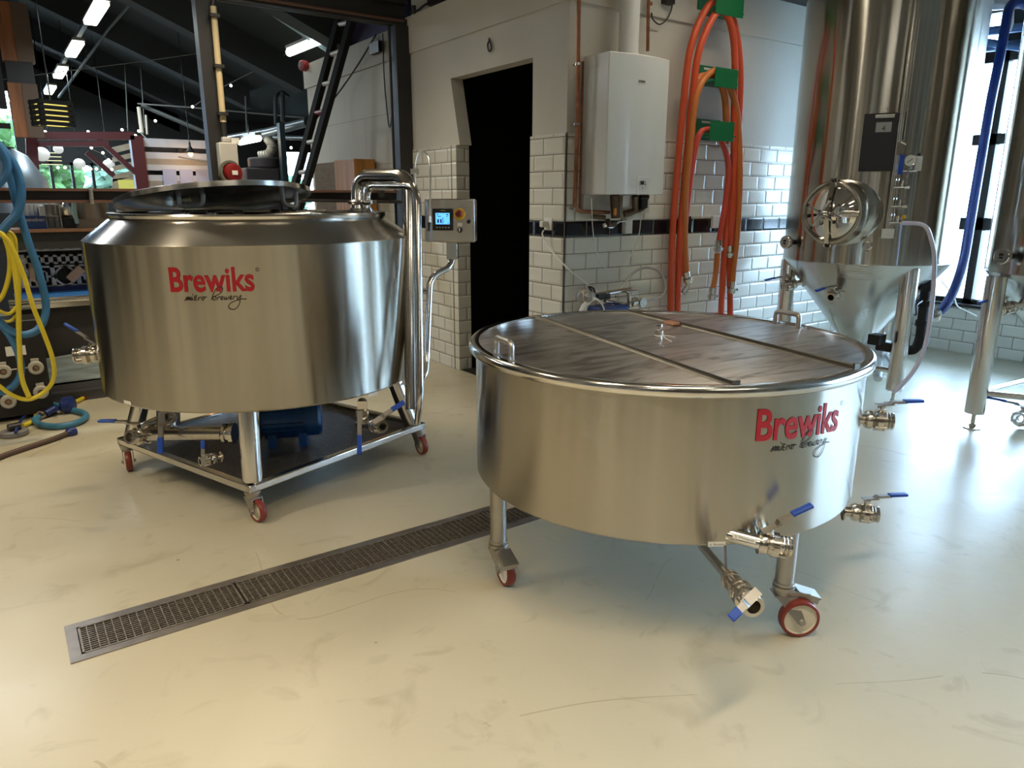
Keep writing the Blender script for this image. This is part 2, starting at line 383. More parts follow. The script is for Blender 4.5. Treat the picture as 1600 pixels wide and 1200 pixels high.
# tiles on the door wall
b = MB()
for z0, z1 in ((0, ZS0), (ZS1, ZT)):
    b.box((X0, Yc, z0), (X0+.012, DRy0+.008, z1)); b.box((X0, 5.13, z0), (X0+.012, 5.83, z1))
    b.box((X0+.012, DRy0+.008, z0), (X0+.12, DRy0-.004, z1))
struct('wall_left_tiling', b, TWY, flat=True)
b = MB(); b.box((X0+.001, 5.06, 0), (X0+.12, 5.13, ZT)); struct('wall_left_reveal_tiling', b, TWX, flat=True)
b = MB(); b.box((X0-.001, Yc-.001, ZS0), (X0+.012, DRy0+.009, ZS1)); b.box((X0-.001, 5.13, ZS0), (X0+.012, 5.83, ZS1))
struct('trim_1', b, TBY, flat=True)
b = MB(); b.box((X0-.002, 5.127, 0), (X0+.0015, 5.135, ZT)); b.box((X0-.003, Yc-.003, 0), (X0+.004, Yc+.004, ZT))
struct('trim_2', b, mat('tile_edge_strip', (.12, .10, .09), .5), flat=True)
# ---- boiler wall (y = Yc)
b = MB(); b.box((X0+.25, Yc+.012, 0), (Xw+.25, Yc+.25, ZSEAM)); b.box((X0+.022, Yc-.006, ZSEAM), (Xw+.25, Yc+.011, ZWT)); b.box((X0+.25, Yc+.011, ZSEAM), (Xw+.25, Yc+.25, ZWT))
struct('wall_back', b, WHITEP, flat=True)
b = MB(); b.box((X0, Yc, 0), (Xw, Yc+.012, ZS0)); b.box((X0, Yc, ZS1), (Xw, Yc+.012, ZT)); struct('wall_back_tiling', b, TWX, flat=True)
b = MB(); b.box((X0-.001, Yc-.001, ZS0), (Xw, Yc+.012, ZS1)); struct('trim_3', b, TBX, flat=True)
b = MB(); b.box((X0, Yc-.12, ZWT), (Xw, Yc+.3, ZWT+.22)); struct('beam_back', b, BLACKM, flat=True)
# plaster above the door wall, with a dark cable strip
b = MB(); b.box((X0+.06, Yc, ZWT), (X0+.3, Yf, ZC)); struct('wall_left_upper', b, WHITEP, flat=True)
b = MB(); b.tube(catmull([(X0-.01, 5.75, 2.86), (X0-.012, 5.6, 2.84), (X0-.01, 5.45, 2.86), (X0-.012, 5.2, 2.85), (X0-.01, 4.9, 2.845)]), .009, 8)
b.box((X0-.02, 5.18, 2.84), (X0+.06, 5.42, 2.98)); b.cyl((X0-.01, 5.66, 2.83), (X0-.01, 5.66, 2.89), .018, 10)
obj('cable_tray_box', b, BLACK, label='black junction box and cable lying along the top of the plaster above the doorway', cat='junction box')
# ---- window wall (x = Xw)
WY0, WZ0, WZ1 = 3.46, .45, 2.54
b = MB(); b.box((Xw+.01, YB, 0), (Xw+.25, Yc+.25, WZ0)); b.box((Xw, YB, WZ1+.45), (Xw+.25, Yc+.25, ZC)); b.box((Xw, WY0, WZ0), (Xw+.25, Yc+.25, ZC))
struct('wall_right', b, WHITEP, flat=True)
b = MB(); b.box((Xw, YB, 0), (Xw+.01, Yc, WZ0)); struct('wall_right_tiling', b, TWY, flat=True)
ys = [WY0, 3.04, 1.40, -.25, -1.9, YB]
for i in range(5):
    y1, y0 = ys[i], max(ys[i+1], YB)
    b = MB()
    for zz, h in ((WZ0, .05), (1.12, .11), (1.86, .09), (WZ1, .12), (WZ1+.40, .06)): b.box((Xw+.04, y0, zz), (Xw+.12, y1, zz+h))
    b.box((Xw+.04, y0, WZ0), (Xw+.12, y0+.035, WZ1+.46)); b.box((Xw+.04, y1-.035, WZ0), (Xw+.12, y1, WZ1+.46))
    o = struct('window_%d' % (i+1), b, BLACKM, flat=True)
    g = MB(); g.box((Xw+.075, y0+.03, WZ0+.04), (Xw+.081, y1-.03, WZ1+.42)); struct('glass_pane', g, GLASS, o, flat=True)
    s_ = MB(); s_.box((Xw-.05, y0, WZ0-.02), (Xw+.04, y1, WZ0+.005)); struct('window_sill', s_, BLACKM, o, flat=True)
# ---- ceiling, rear and left walls of the brewery (seen in the steel)
b = MB(); b.box((XL, YB, ZC), (Xw+.2, Yf+.1, ZC+.1))
for yy in (-2.4, -.6, 1.2, 3.0): b.box((XL, yy, ZC-.22), (Xw, yy+.12, ZC))
struct('ceiling', b, CEIL, flat=True)
REARP = mat('rear_wall_paint', (.30, .25, .18), .7)
b = MB(); b.box((XL-.2, YB-.2, 0), (Xw, YB, ZC)); struct('wall_front', b, REARP, flat=True)
b = MB()
for x0, x1 in ((-3.4, -3.0), (-2.6, -2.2), (-1.9, -1.75), (-1.3, -.8), (-.5, -.38), (0, .5), (.75, .9), (1.3, 2.0), (2.3, 2.45), (2.9, 3.5), (3.8, 3.95), (4.4, 5.2), (5.6, 5.75), (6.1, 6.7)): b.box((x0, YB-.01, 0), (x1, YB+.1, 2.7 if x1-x0 > .3 else ZC-.01))
struct('streak_panels_rear', b, mat('streak_panel_dark', (.05, .045, .04), .5), flat=True)  # dark panels added on the unseen rear wall to streak the steel reflections
b = MB(); b.box((XL-.2, YB, 0), (XL, Yf+.1, ZC)); struct('wall_side', b, REARP, flat=True)
b = MB()
for y0, y1 in ((-2.9, -2.4), (-1.9, -1.7), (-.9, -.5), (.1, .25), (.6, 1.3), (1.9, 2.1), (2.7, 3.5), (4.1, 4.3), (4.8, 5.5)): b.box((XL-.01, y0, 0), (XL+.08, y1, 2.8))
struct('streak_panels_side', b, MATS['streak_panel_dark'], flat=True)  # more added panels, on the side wall, for streaks in the steel

# ------------------------------------------------------------------ lamp fixtures over the brewery floor
LITE = mat('lit_tube_diffuser', (.9, .9, .8), .5, emit=(1, .93, .78), es=9)
t = thing('added_bar_lamp', 'added white tube lamp brightening the bar counter, unseen off to the left', 'lamp', (-.7, 6.9, 2.9))
b = MB(); b.box((-1.4, 6.84, 2.92), (0, 6.96, 2.96)); b.cyl((-.9, 6.9, 2.96), (-.9, 6.9, 4.6), .008, 6); obj('housing', b, WHITEPL, t)
b = MB(); b.box((-1.38, 6.85, 2.90), (-.02, 6.95, 2.92)); obj('diffuser', b, LITE, t)
area('bar_fill_light', (-.7, 6.9, 2.885), (1.3, .1), 38, (.85, .93, 1.0))  # fill light added, unseen, to brighten the bar counter and block screen
LITE2 = mat('lit_hall_diffuser', (.9, .9, .8), .5, emit=(.96, 1, .86), es=6)
for i, (x, y, pw) in enumerate(LAMPS):
    t = thing('ceiling_lamp', 'long white tube lamp under the dark ceiling of the brewery', 'lamp', (x, y, 3.15), 'tube lamps over the brewery floor')
    b = MB(); b.box((x-.75, y-.09, 3.17), (x+.75, y+.09, 3.22)); b.cyl((x-.5, y, 3.22), (x-.5, y, ZC), .008, 6); b.cyl((x+.5, y, 3.22), (x+.5, y, ZC), .008, 6); obj('housing', b, WHITEPL, t)
    b = MB(); b.box((x-.72, y-.075, 3.145), (x+.72, y+.075, 3.17)); obj('diffuser', b, LITE, t, bevel=.01)

# ------------------------------------------------------------------ floor drain
b = MB(); z = .004; fwid = .022
b.box((DX0-.03, DY0-.03, 0), (DX1+.03, DY0, z)); b.box((DX0-.03, DY1, 0), (DX1+.03, DY1+.03, z)); b.box((DX0-.03, DY0, 0), (DX0, DY1, z)); b.box((DX1, DY0, 0), (DX1+.03, DY1, z))
b.box((DX0, DY0, -.149), (DX0+.003, DY1, z)); b.box((DX1-.003, DY0, -.149), (DX1, DY1, z)); b.box((DX0, DY0, -.149), (DX1, DY0+.003, z)); b.box((DX0, DY1-.003, -.149), (DX1, DY1, z)); b.box((DX0, DY0, -.149), (DX1, DY1, -.145))
t = thing('floor_drain', 'long narrow steel drain channel set into the beige floor between the two tanks', 'drain', ((DX0+DX1)/2, 2.5, 0))
obj('channel_frame', b, mat('drain_frame_steel', (.30, .27, .25), .4, .9, var=.15, vscale=15), t, flat=True)
GR = mat('grate_steel', (.26, .23, .20), .45, .7, var=.3, vscale=60)
segs = [(DX0+.006, .548), (.556, 1.655), (1.663, DX1-.006)]
for x0, x1 in segs:
    b = MB()
    for yy in (DY0+.005, DY1-.012): b.box((x0, yy, -.02), (x1, yy+.007, z+.001))
    for xx in (x0, x1-.007): b.box((xx, DY0+.005, -.02), (xx+.007, DY1-.005, z+.001))
    n = int((x1-x0)/.0245)
    for i in range(1, n): xx = x0+(x1-x0)*i/n; b.box((xx-.0018, DY0+.006, -.02), (xx+.0018, DY1-.006, z))
    for j in range(1, 13):
        yy = DY0+.006+(DY1-DY0-.012)*j/13; b.box((x0, yy-.002, -.028), (x1, yy+.002, z-.004))
        # serrated teeth on the long bars
    obj('grate', b, GR, t, flat=True)
b = MB(); b.box((DX0+.004, DY0+.004, -.144), (DX1-.004, DY1-.004, -.06)); obj('drain_sludge', b, mat('wet_dark', (.03, .027, .022), .5), t, flat=True)

# ------------------------------------------------------------------ valves and castors
def valve(par, base, axis, lever, s=1.0, stub=.05, handle=.15, stemdir=None, open_end=True, name='ball_valve', rb=.024):
    """ball valve growing from base along axis; lever = direction of the handle"""
    ax = V(axis).normalized(); lv = V(lever).normalized(); base = V(base)
    st = V(stemdir).normalized() if stemdir is not None else (V((0, 0, 1))-ax*ax.z).normalized()
    r = rb*s; b = MB(); L = stub
    b.lathe(base-ax*.004, ax, [(0, r*1.5), (.006*s, r*1.5), (.008*s, r*.8), (L, r*.8), (L, r*1.25), (L+.012*s, r*1.42), (L+.026*s, r*1.42), (L+.03*s, r*1.15), (L+.034*s, r*1.3),
                       (L+.046*s, r*1.62), (L+.066*s, r*1.62), (L+.07*s, r*1.2), (L+.08*s, r*1.35), (L+.086*s, r*1.2), (L+.092*s, r*1.35), (L+.098*s, r*1.2), (L+.104*s, r*1.35), (L+.11*s, r*1.3), (L+.11*s, r*.85), (L+.06*s, r*.8)], 24, cap=False)
    c = base+ax*(L+.054*s)
    side = ax.cross(st).normalized()
    for k in range(6):   # clamp bolts round the body
        a = 2*PI*k/6; d = st*math.cos(a)+side*math.sin(a); b.cyl(c+d*r*1.5-ax*.022*s, c+d*r*1.5+ax*.022*s, .0055*s, 6)
    b.cyl(c+st*r*1.2, c+st*(r*1.62+.016*s), .011*s, 12); b.cyl(c+st*(r*1.62+.012*s), c+st*(r*1.62+.022*s), .017*s, 6)
    vo = obj(name, b, ST_FIT, par)
    p0 = c+st*(r*1.62+.026*s)
    lo = lv-st*lv.dot(st)
    lo = lo.normalized() if lo.length > .2 else lv
    b = MB(); wv = st.cross(lo).normalized()
    b.obox(p0+lo*.012*s, lo, wv, st, .034*s, .015*s, .0022*s)
    p1 = p0+lo*.045*s+st*.012*s; p2 = p0+lo*(handle)*s+st*.012*s
    b.bar(p0+lo*.03*s, p1, .026*s, .004*s, st); b.bar(p1, p1+(p2-p1)*.55, .022*s, .004*s, st)
    b.bar(p1-wv*.011*s-st*.004*s, p1-wv*.011*s-st*.004*s+(p2-p1)*.45, .002*s, .010*s, st); b.bar(p1+wv*.011*s-st*.004*s, p1+wv*.011*s-st*.004*s+(p2-p1)*.45, .002*s, .010*s, st)
    l = obj('lever', b, ST_DULL, vo, ang=20)
    b = MB(); b.bar(p1+(p2-p1)*.38, p2, .028*s, .013*s, st); obj('lever_grip', b, BLUEGRIP, vo, bevel=.004*s)
    return vo

def castor(par, top, ground, yaw, r=.0625, wd=.034, hub=HUBW, brake=True, heading_tilt=0, brakeside=1):
    """top: plate centre under the leg; ground: wheel contact point"""
    top, g = V(top), V(ground); d = V((math.cos(yaw), math.sin(yaw), 0)); s = V((-d.y, d.x, 0)); c = g+V((0, 0, r))
    b = MB()
    b.lathe(top-V((0, 0, .012)), (0, 0, 1), [(0, .036), (.012, .036)], 20); b.lathe(top-V((0, 0, .030)), (0, 0, 1), [(0, .030), (.018, .033)], 20)
    f0 = top-V((0, 0, .030))
    for k in (-1, 1):
        o = s*(wd/2+.007)*k
        poly = [f0+o-d*.034, f0+o+d*.034, c+o+d*.014-V((0, 0, .006)), c+o-V((0, 0, .016)), c+o-d*.014-V((0, 0, .006))]
        b.prism(poly, s*.003*k)
        b.cyl(c+o, c+o+s*.012*k, .009, 8)
    b.obox(f0-V((0, 0, .002)), d, s, (0, 0, 1), .034, wd/2+.009, .003)
    ca = obj('castor', b, ST_DULL, par, ang=25)
    b = MB(); b.lathe(c-s*wd/2, s, [(0, r-.009), (.002, r-.003), (.008, r), (wd-.008, r), (wd-.002, r-.003), (wd, r-.009), (wd, r-.011), (0, r-.011), (0, r-.009)], 40, cap=False)
    obj('tyre', b, TYRE, ca)
    b = MB(); b.lathe(c-s*(wd/2-.003), s, [(0, .0), (0, .014), (.004, .016), (.007, r-.015), (.002, r-.0105), (wd-.008, r-.0105), (wd-.013, r-.015), (wd-.010, .016), (wd-.006, .014), (wd-.006, 0)], 40, cap=False)
    b.cyl(c-s*(wd/2), c+s*(wd/2), .008, 10)
    obj('wheel_hub', b, hub, ca)
    if brake:
        b = MB(); e = -d*brakeside
        p = f0-e*.0+V((0, 0, -.012))
        n = (V((0, 0, 1))*.9+e*.30).normalized(); t2 = s.cross(n).normalized()
        if t2.dot(e) < 0: t2 = -t2
        pc = f0+e*.078+V((0, 0, .004))
        b.obox(pc, t2, s, n, .040, wd/2+.012, .003); b.obox(pc+t2*.034-n*.010, t2, s, n, .003, wd/2+.009, .012)
        b.obox(pc+s*(wd/2+.008)-n*.010, t2, s, n, .034, .0015, .011); b.obox(pc-s*(wd/2+.008)-n*.010, t2, s, n, .034, .0015, .011)
        b.cyl(f0-s*(wd/2+.014)+V((0, 0, .02)), f0+s*(wd/2+.014)+V((0, 0, .02)), .006, 8); b.bar(f0+V((0, 0, .012))-s*(wd/2+.01), pc-s*(wd/2+.01), .004, .012)
        obj('brake_pedal', b, ST_DULL, ca, ang=25)
    return ca

# ------------------------------------------------------------------ lettering
def text_geo(body, size=1.0, off=0.0):
    c = bpy.data.curves.new('t', 'FONT'); c.body = body; c.size = size; c.offset = off; c.resolution_u = 6
    o = bpy.data.objects.new('t', c); COL.objects.link(o)
    dg = bpy.context.evaluated_depsgraph_get(); dg.update()
    me = bpy.data.meshes.new_from_object(o.evaluated_get(dg)); vs = [v.co.copy() for v in me.vertices]; fs = [tuple(p.vertices) for p in me.polygons]
    bpy.data.objects.remove(o); bpy.data.curves.remove(c); bpy.data.meshes.remove(me)
    return vs, fs
def text_on(par, name, body, m, mapper, size, off=0, wfit=None, thick=None, xs=1):
    vs, fs = text_geo(body, size, off)
    if wfit:
        x0 = min(v.x for v in vs); x1 = max(v.x for v in vs); k = wfit/(x1-x0)
        vs = [V(((v.x-x0)*k, v.y, 0)) for v in vs]
    b = MB(); b.add([mapper(v.x, v.y) for v in vs], fs)
    return obj(name, b, m, par, flat=True)
# strokes of the handwritten line, in units of the logo width (x right, y up)
SCRIPT = [
 [(.150,-.098),(.172,-.066),(.176,-.060),(.170,-.092),(.190,-.062),(.196,-.062),(.190,-.092),(.212,-.062),(.216,-.064),(.210,-.090),(.216,-.092)],
 [(.234,-.062),(.226,-.088),(.232,-.092),(.240,-.086)],[(.240,-.030),(.243,-.036)],
 [(.284,-.050),(.276,-.044),(.262,-.052),(.264,-.066),(.276,-.070),(.262,-.072),(.254,-.086),(.266,-.094),(.280,-.086)],
 [(.308,-.062),(.296,-.094),(.306,-.070),(.322,-.060),(.330,-.064)],
 [(.362,-.062),(.350,-.058),(.338,-.072),(.338,-.088),(.350,-.092),(.362,-.078),(.362,-.064),(.356,-.060),(.390,-.060)],
 [(.440,-.090),(.462,-.030),(.500,.030),(.535,.052),(.560,.045),(.566,.020),(.550,-.010),(.515,-.035),(.480,-.050),(.462,-.058),(.458,-.085),(.470,-.094),(.488,-.080),(.488,-.062),(.476,-.056)],
 [(.512,-.060),(.500,-.094),(.510,-.070),(.526,-.058),(.534,-.062)],
 [(.540,-.078),(.560,-.070),(.560,-.058),(.548,-.058),(.538,-.074),(.542,-.090),(.560,-.088)],
 [(.578,-.060),(.574,-.084),(.582,-.090),(.598,-.064),(.596,-.084),(.606,-.090),(.622,-.060)],
 [(.634,-.078),(.652,-.068),(.652,-.054),(.642,-.054),(.632,-.070),(.636,-.088),(.654,-.086)],
 [(.676,-.056),(.664,-.092),(.674,-.068),(.690,-.054),(.698,-.058)],
 [(.712,-.056),(.706,-.080),(.716,-.088),(.736,-.060),(.752,-.052),(.735,-.085),(.744,-.088),(.790,-.090),(.800,-.096)],
 [(.738,-.080),(.730,-.130),(.700,-.180),(.660,-.202),(.620,-.190),(.612,-.160),(.640,-.128),(.690,-.106),(.735,-.096)],
]
def logo(par, mp, W, reg=True):
    h = .27*W   # height of the capital B
    text_on(par, 'brand_lettering', 'Brewiks', REDLOGO, mp, h/.70, off=.022*h/.7, wfit=W*.955)
    b = MB()
    for s_ in SCRIPT:
        pts = catmull([(x*1.06*W, y*W*1.05-.005*W, 0) for x, y in s_], 5)
        for p, q in zip(pts[:-1], pts[1:]):
            d = (q-p); 
            if d.length < 1e-6: continue
            n = V((-d.y, d.x, 0)).normalized()*.0042*W; e = d.normalized()*.002*W
            b.add([mp(*(p-n-e)[:2], .0006), mp(*(q-n+e)[:2], .0006), mp(*(q+n+e)[:2], .0006), mp(*(p+n-e)[:2], .0006)], [(0, 1, 2, 3)])
    cx, cy = .545*W, .018*W   # red dot inside the big loop
    obj('script_lettering', b, BLACKLOGO, par, flat=True)
    b = MB(); b.add([mp(cx+.022*W*math.cos(a*PI/8), cy+.022*W*math.sin(a*PI/8), .0004) for a in range(16)], [tuple(range(16))]); obj('red_dot', b, REDLOGO, par, flat=True)
    b = MB(); rx, ry = 1.0*W, .235*W
    for k in range(16):
        a0, a1 = k*PI/8, (k+1)*PI/8
        b.add([mp(rx+r*W*math.cos(a), ry+r*W*math.sin(a), .0004) for r, a in ((.018, a0), (.022, a0), (.022, a1), (.018, a1))], [(0, 1, 2, 3)])
    vs, fs = text_geo('R', .03*W); b.add([mp(v.x+rx-.01*W, v.y+ry-.011*W, .0004) for v in vs], fs)
    obj('registered_mark', b, BLACKLOGO, par, flat=True)
def cylmap(cx, cy, R, a0, z0, tilt=0):
    """x runs to the right as seen from outside"""
    def mp(x, y, lift=0.0):
        a = a0+x/R; r = R+.0018+lift
        return V((cx+r*math.cos(a), cy+r*math.sin(a), z0+y+tilt*x))
    return mp

# ================================================================== TANK 1 (brew kettle, left)
T1 = V((1.105, 3.846, 0)); R1 = .781; ZB1, ZS_, ZR1, RR1 = .488, 1.202, 1.321, .656
t1 = thing('brew_kettle', 'tall stainless brew kettle with conical shoulder on a wheeled square platform, left of the doorway', 'brewing kettle', T1)
b = MB(); b.lathe(T1, (0, 0, 1), [(ZB1+.01, .0), (ZB1, R1-.03), (ZB1+.004, R1-.006), (ZB1+.012, R1), (ZS_, R1), (ZS_+.004, R1+.001)], 160, cap=False); obj('kettle_body', b, ST_TANK, t1, ang=30)
b = MB(); b.lathe(T1, (0, 0, 1), [(ZS_+.002, R1+.001), (ZS_+.006, R1-.002), (ZR1-.012, RR1-.004)], 160, cap=False); obj('conical_shoulder', b, ST_CONE, t1)
b = MB(); b.lathe(T1, (0, 0, 1), [(ZR1-.016, RR1-.01), (ZR1-.012, RR1+.008), (ZR1+.0, RR1+.012), (ZR1+.008, RR1+.008), (ZR1+.008, RR1-.03), (ZR1-.014, RR1-.035)], 160, cap=False); obj('rim_flange', b, ST_PIPE, t1)
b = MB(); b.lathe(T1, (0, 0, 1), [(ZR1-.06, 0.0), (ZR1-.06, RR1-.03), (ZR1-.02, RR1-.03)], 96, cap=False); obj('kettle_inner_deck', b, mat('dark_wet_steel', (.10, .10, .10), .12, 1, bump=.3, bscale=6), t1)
# stirrer and spray fittings seen inside the open top
b = MB()
for x, y in ((360, 322), (395, 321), (430, 321), (480, 322)):
    p = P(x, y, Z=ZR1-.0); p.z = ZR1-.02
    p = T1+V(((x-440)*.0035, .15-(x-440)*.0012, 0)); p.z = ZR1-.05; b.lathe(p, (0, 0, 1), [(0, .03), (.05, .03), (.06, .02), (.07, .0)], 16)
b.tube([T1+V((-.45, .30, ZR1+.005)), T1+V((.40, .05, ZR1+.005))], .012, 10)
b.tube([T1+V((-.2, -.2, ZR1-.02)), T1+V((.15, -.38, ZR1+.005)), T1+V((.35, -.3, ZR1-.02))], .012, 10)
obj('inner_fittings', b, ST_PIPE, t1)
# lid plate resting tilted
LC = V((.985, 4.10, 1.402)); lu = V((math.cos(.032), 0, math.sin(.032))); lv = V((0, math.cos(-.155), math.sin(-.155))); ln = lu.cross(lv)
lt = thing('kettle_lid', 'round steel lid lying tilted on the open top of the tall kettle', 'lid', LC)
b = MB(); b.lathe(LC, ln, [(-.004, 0), (-.004, .478), (-.022, .480), (-.022, .484), (.002, .484), (.004, .478), (.012, .2), (.014, 0)], 96, cap=False, xy=(lu, lv)); obj('lid_plate', b, ST_CONE, lt)
for x in (298, 452):
    A = P(x-17 if x < 400 else x-6, 303, D=1); 
    c = P(x, 306, D=3.66 if x < 400 else 3.78)
    dx = (rt*.065 if x < 400 else (rt*.02+fw*.06))
    top = c+V((0, 0, .035)); bot = c-V((0, 0, .055))
    b = MB(); b.tube(rounded([top-dx, bot-dx*.9, bot+dx*.9+V((0, 0, .008)), top+dx], .03), .0115, 12); obj('lid_handle', b, mat('bright_handle', (.50, .50, .48), .4, .35), lt)
b = MB(); q = P(283, 311, D=3.75); b.obox(q, rt, fw, (0, 0, 1), .05, .002, .012); obj('lid_nameplate', b, mat('brass_plate', (.45, .38, .18), .4, .6), lt)
# logo
pa = PC(267, 455, T1.x, T1.y, R1); pb = PC(405, 453, T1.x, T1.y, R1)
a0 = math.atan2(pa.y-T1.y, pa.x-T1.x); a1 = math.atan2(pb.y-T1.y, pb.x-T1.x)
logo(t1, cylmap(T1.x, T1.y, R1, a0, pa.z, (pb.z-pa.z)/((a1-a0)*R1)), (a1-a0)*R1)
# platform
plc = V((1.11, 3.80, 0)); pd = math.radians(19.5); e1 = V((math.cos(pd), math.sin(pd), 0)); e2 = V((-e1.y, e1.x, 0)); hp = .555; ZP = .158
b = MB(); b.obox(plc+V((0, 0, ZP-.004)), e1, e2, (0, 0, 1), hp-.01, hp-.01, .004); obj('platform_plate', b, PLATF, t1)
b = MB()
for s1, s2, d in ((0, -1, e1), (0, 1, e1), (-1, 0, e2), (1, 0, e2)):
    c = plc+e1*s1*hp+e2*s2*hp+V((0, 0, ZP)); b.bar(c-d*(hp+.018), c+d*(hp+.018), .036, .036)
obj('platform_frame', b, ST_PIPE, t1, bevel=.006)
corners = {'f': plc-e1*hp-e2*hp, 'r': plc+e1*hp-e2*hp, 'l': plc-e1*hp+e2*hp, 'b': plc+e1*hp+e2*hp}
for k, c in corners.items():
    tip = (plc-c).normalized()
    b = MB(); foot = c+tip*.055+V((0, 0, ZP+.01)); head = c+tip*(.12 if k != 'f' else .10); head = V((head.x, head.y, ZB1+.03))
    if k in 'lr': head = head+tip*.05
    b.cyl(foot, head, .046 if k == 'f' else .044, 28); obj('leg', b, ST_PIPE, t1)
    g = c+tip*.02; yw = {'f': -1.28, 'r': -1.50, 'l': -1.66, 'b': 0}[k]
    castor(t1, V((g.x, g.y, ZP-.016)), V((g.x+math.cos(yw)*.03, g.y+math.sin(yw)*.03, 0)), yw, r=.053, wd=.032, brake=False, hub=HUB)
# motor
q = P(470, 690, Z=.18); mc = V((q.x, q.y, 0))+fw.normalized()*.10
mc = V((1.13, 3.60, .285)); ma = V((.72, -.30, 0)).normalized()
b = MB()
b.lathe(mc-ma*.14, ma, [(0, .02), (0, .075), (.02, .082), (.22, .082), (.22, .09), (.28, .09), (.295, .078), (.297, .05), (.299, 0)], 32)
for i in range(20):
    a = 2*PI*i/20; s_ = ma.cross(V((0, 0, 1))); d = s_*math.cos(a)+V((0, 0, 1))*math.sin(a); b.obox(mc-ma*.03+d*.086, ma, d, ma.cross(d), .10, .010, .003)
b.obox(mc-ma*.05+V((0, 0, .10)), ma, ma.cross(V((0, 0, 1))), (0, 0, 1), .05, .04, .025)
for t_ in (-.09, .06): b.obox(mc+ma*t_-V((0, 0, .09)), ma, ma.cross(V((0, 0, 1))), (0, 0, 1), .02, .09, .035)
b.lathe(mc-ma*.14, -ma, [(0, .075), (.01, .10), (.05, .10), (.06, .06), (.09, .05)], 24)
obj('pump_motor', b, MOTORB, t1)
# under-tank pipework
pA = P(205, 678, Z=.27); pB = P(362, 677, D=3.25)
b = MB(); b.cyl(P(232, 678, D=3.55), P(352, 677, D=3.28), .034, 24)
for x in (352,): b.lathe(P(350, 677, D=3.285), rt, [(0, .045), (.012, .045), (.014, .036), (.03, .036), (.032, .048), (.05, .048)], 24)
b.cyl(P(225, 668, D=3.62), P(262, 652, D=3.62), .028, 16); b.cyl(P(262, 640, D=3.62), P(262, 676, D=3.6), .036, 20)
obj('transfer_pipe', b, ST_FIT, t1)
valve(t1, P(232, 681, D=3.6), P(205, 683, D=3.50)-P(232, 681, D=3.6), -rt-V((0, 0, .10)), s=1.0, stub=.012, handle=.18, stemdir=V((0, 0, 1)), rb=.026)
valve(t1, P(263, 650, D=3.50), P(263, 652, D=3.40)-P(263, 650, D=3.50), V((0, 0, -1)), s=1.0, stub=.0, handle=.17, stemdir=-fw, name='ball_valve')
b = MB(); b.cyl(P(263, 640, D=3.62), P(263, 664, D=3.62), .055, 24); b.cyl(P(263, 630, D=3.62), P(263, 640, D=3.62), .03, 20); obj('clamp_fitting', b, ST_FIT, t1)
valve(t1, T1+V((math.cos(math.radians(160))*R1, math.sin(math.radians(160))*R1, P(146, 534, D=3.95).z)), V((math.cos(math.radians(160)), math.sin(math.radians(160)), -.03)), -rt*.8+up*.55-fw*.1, s=.95, stub=.03, handle=.17, stemdir=up*.8+rt*.5, rb=.03)
valve(t1, P(345, 714, D=3.3), P(318, 720, D=3.25)-P(345, 714, D=3.3), V((0, 0, 1)), s=.7, stub=.02, handle=.13, stemdir=-fw)
valve(t1, P(566, 655, D=3.45), P(566, 640, D=3.38)-P(566, 655, D=3.45), V((0, 0, -1)), s=.8, stub=.0, handle=.23, stemdir=-fw)
b = MB(); b.cyl(P(566, 628, D=3.5), P(566, 645, D=3.42), .024, 20); b.obox(P(566, 637, D=3.38), rt, fw, (0, 0, 1), .022, .003, .03); obj('drain_bracket', b, ST_FIT, t1)
valve(t1, P(585, 665, D=3.5), P(603, 667, D=3.38)-P(585, 665, D=3.5), P(628, 625, D=3.4)-P(600, 650, D=3.4), s=.9, stub=.01, handle=.17, stemdir=(-fw+up*.6).normalized())
b = MB(); b.cyl(P(560, 662, D=3.75), P(588, 665, D=3.48), .02, 16); obj('outlet_pipe', b, ST_FIT, t1)
# small white labels on the lower edge
for x, y, wd in ((199, 629, .055), (583, 616, .06), (628, 600, .03)):
    c = PC(x, y, T1.x, T1.y, R1+.002); a = math.atan2(c.y-T1.y, c.x-T1.x); mp = cylmap(T1.x, T1.y, R1, a, c.z)
    b = MB(); b.add([mp(-wd/2, -.008), mp(0, -.008), mp(wd/2, -.008), mp(wd/2, .008), mp(0, .008), mp(-wd/2, .008)], [(0, 1, 4, 5), (1, 2, 3, 4)]); obj('small_label', b, LABELW, t1, flat=True)
# big steam pipe: from the deck, over and down to the platform
pk = V((T1.x, T1.y, 0))
s0 = P(556, 328, D=3.98); D0 = 3.98
pt = [P(556, 332, D=D0), P(556, 283, D=D0), P(615, 280, D=3.75), P(640, 300, D=3.62), P(650, 640, D=3.62)]
b = MB()
base = P(560, 332, D=3.95)
pathA = rounded([P(561, 333, D=3.95), P(561, 277, D=3.95), P(641, 277, D=3.70), P(646, 640, D=3.66)], .11, 10); b.tube(pathA, .042, 24)
obj('steam_pipe', b, ST_PIPE, t1)
b = MB(); pathB = rounded([P(575, 333, D=3.88), P(575, 300, D=3.88), P(644, 300, D=3.60), P(655, 640, D=3.62), P(655, 655, D=3.62)], .12, 10)
pathB = rounded([P(574, 333, D=3.9), P(574, 291, D=3.9), P(653, 291, D=3.6), P(657, 620, D=3.55), P(652, 662, D=3.6)], .10, 10)
b.tube(pathB, .017, 16); obj('spray_pipe', b, ST_PIPE, t1)
for pth, y, rr in ((pathA, 313, .052), (pathB, 313, .03)):
    pass
b = MB()
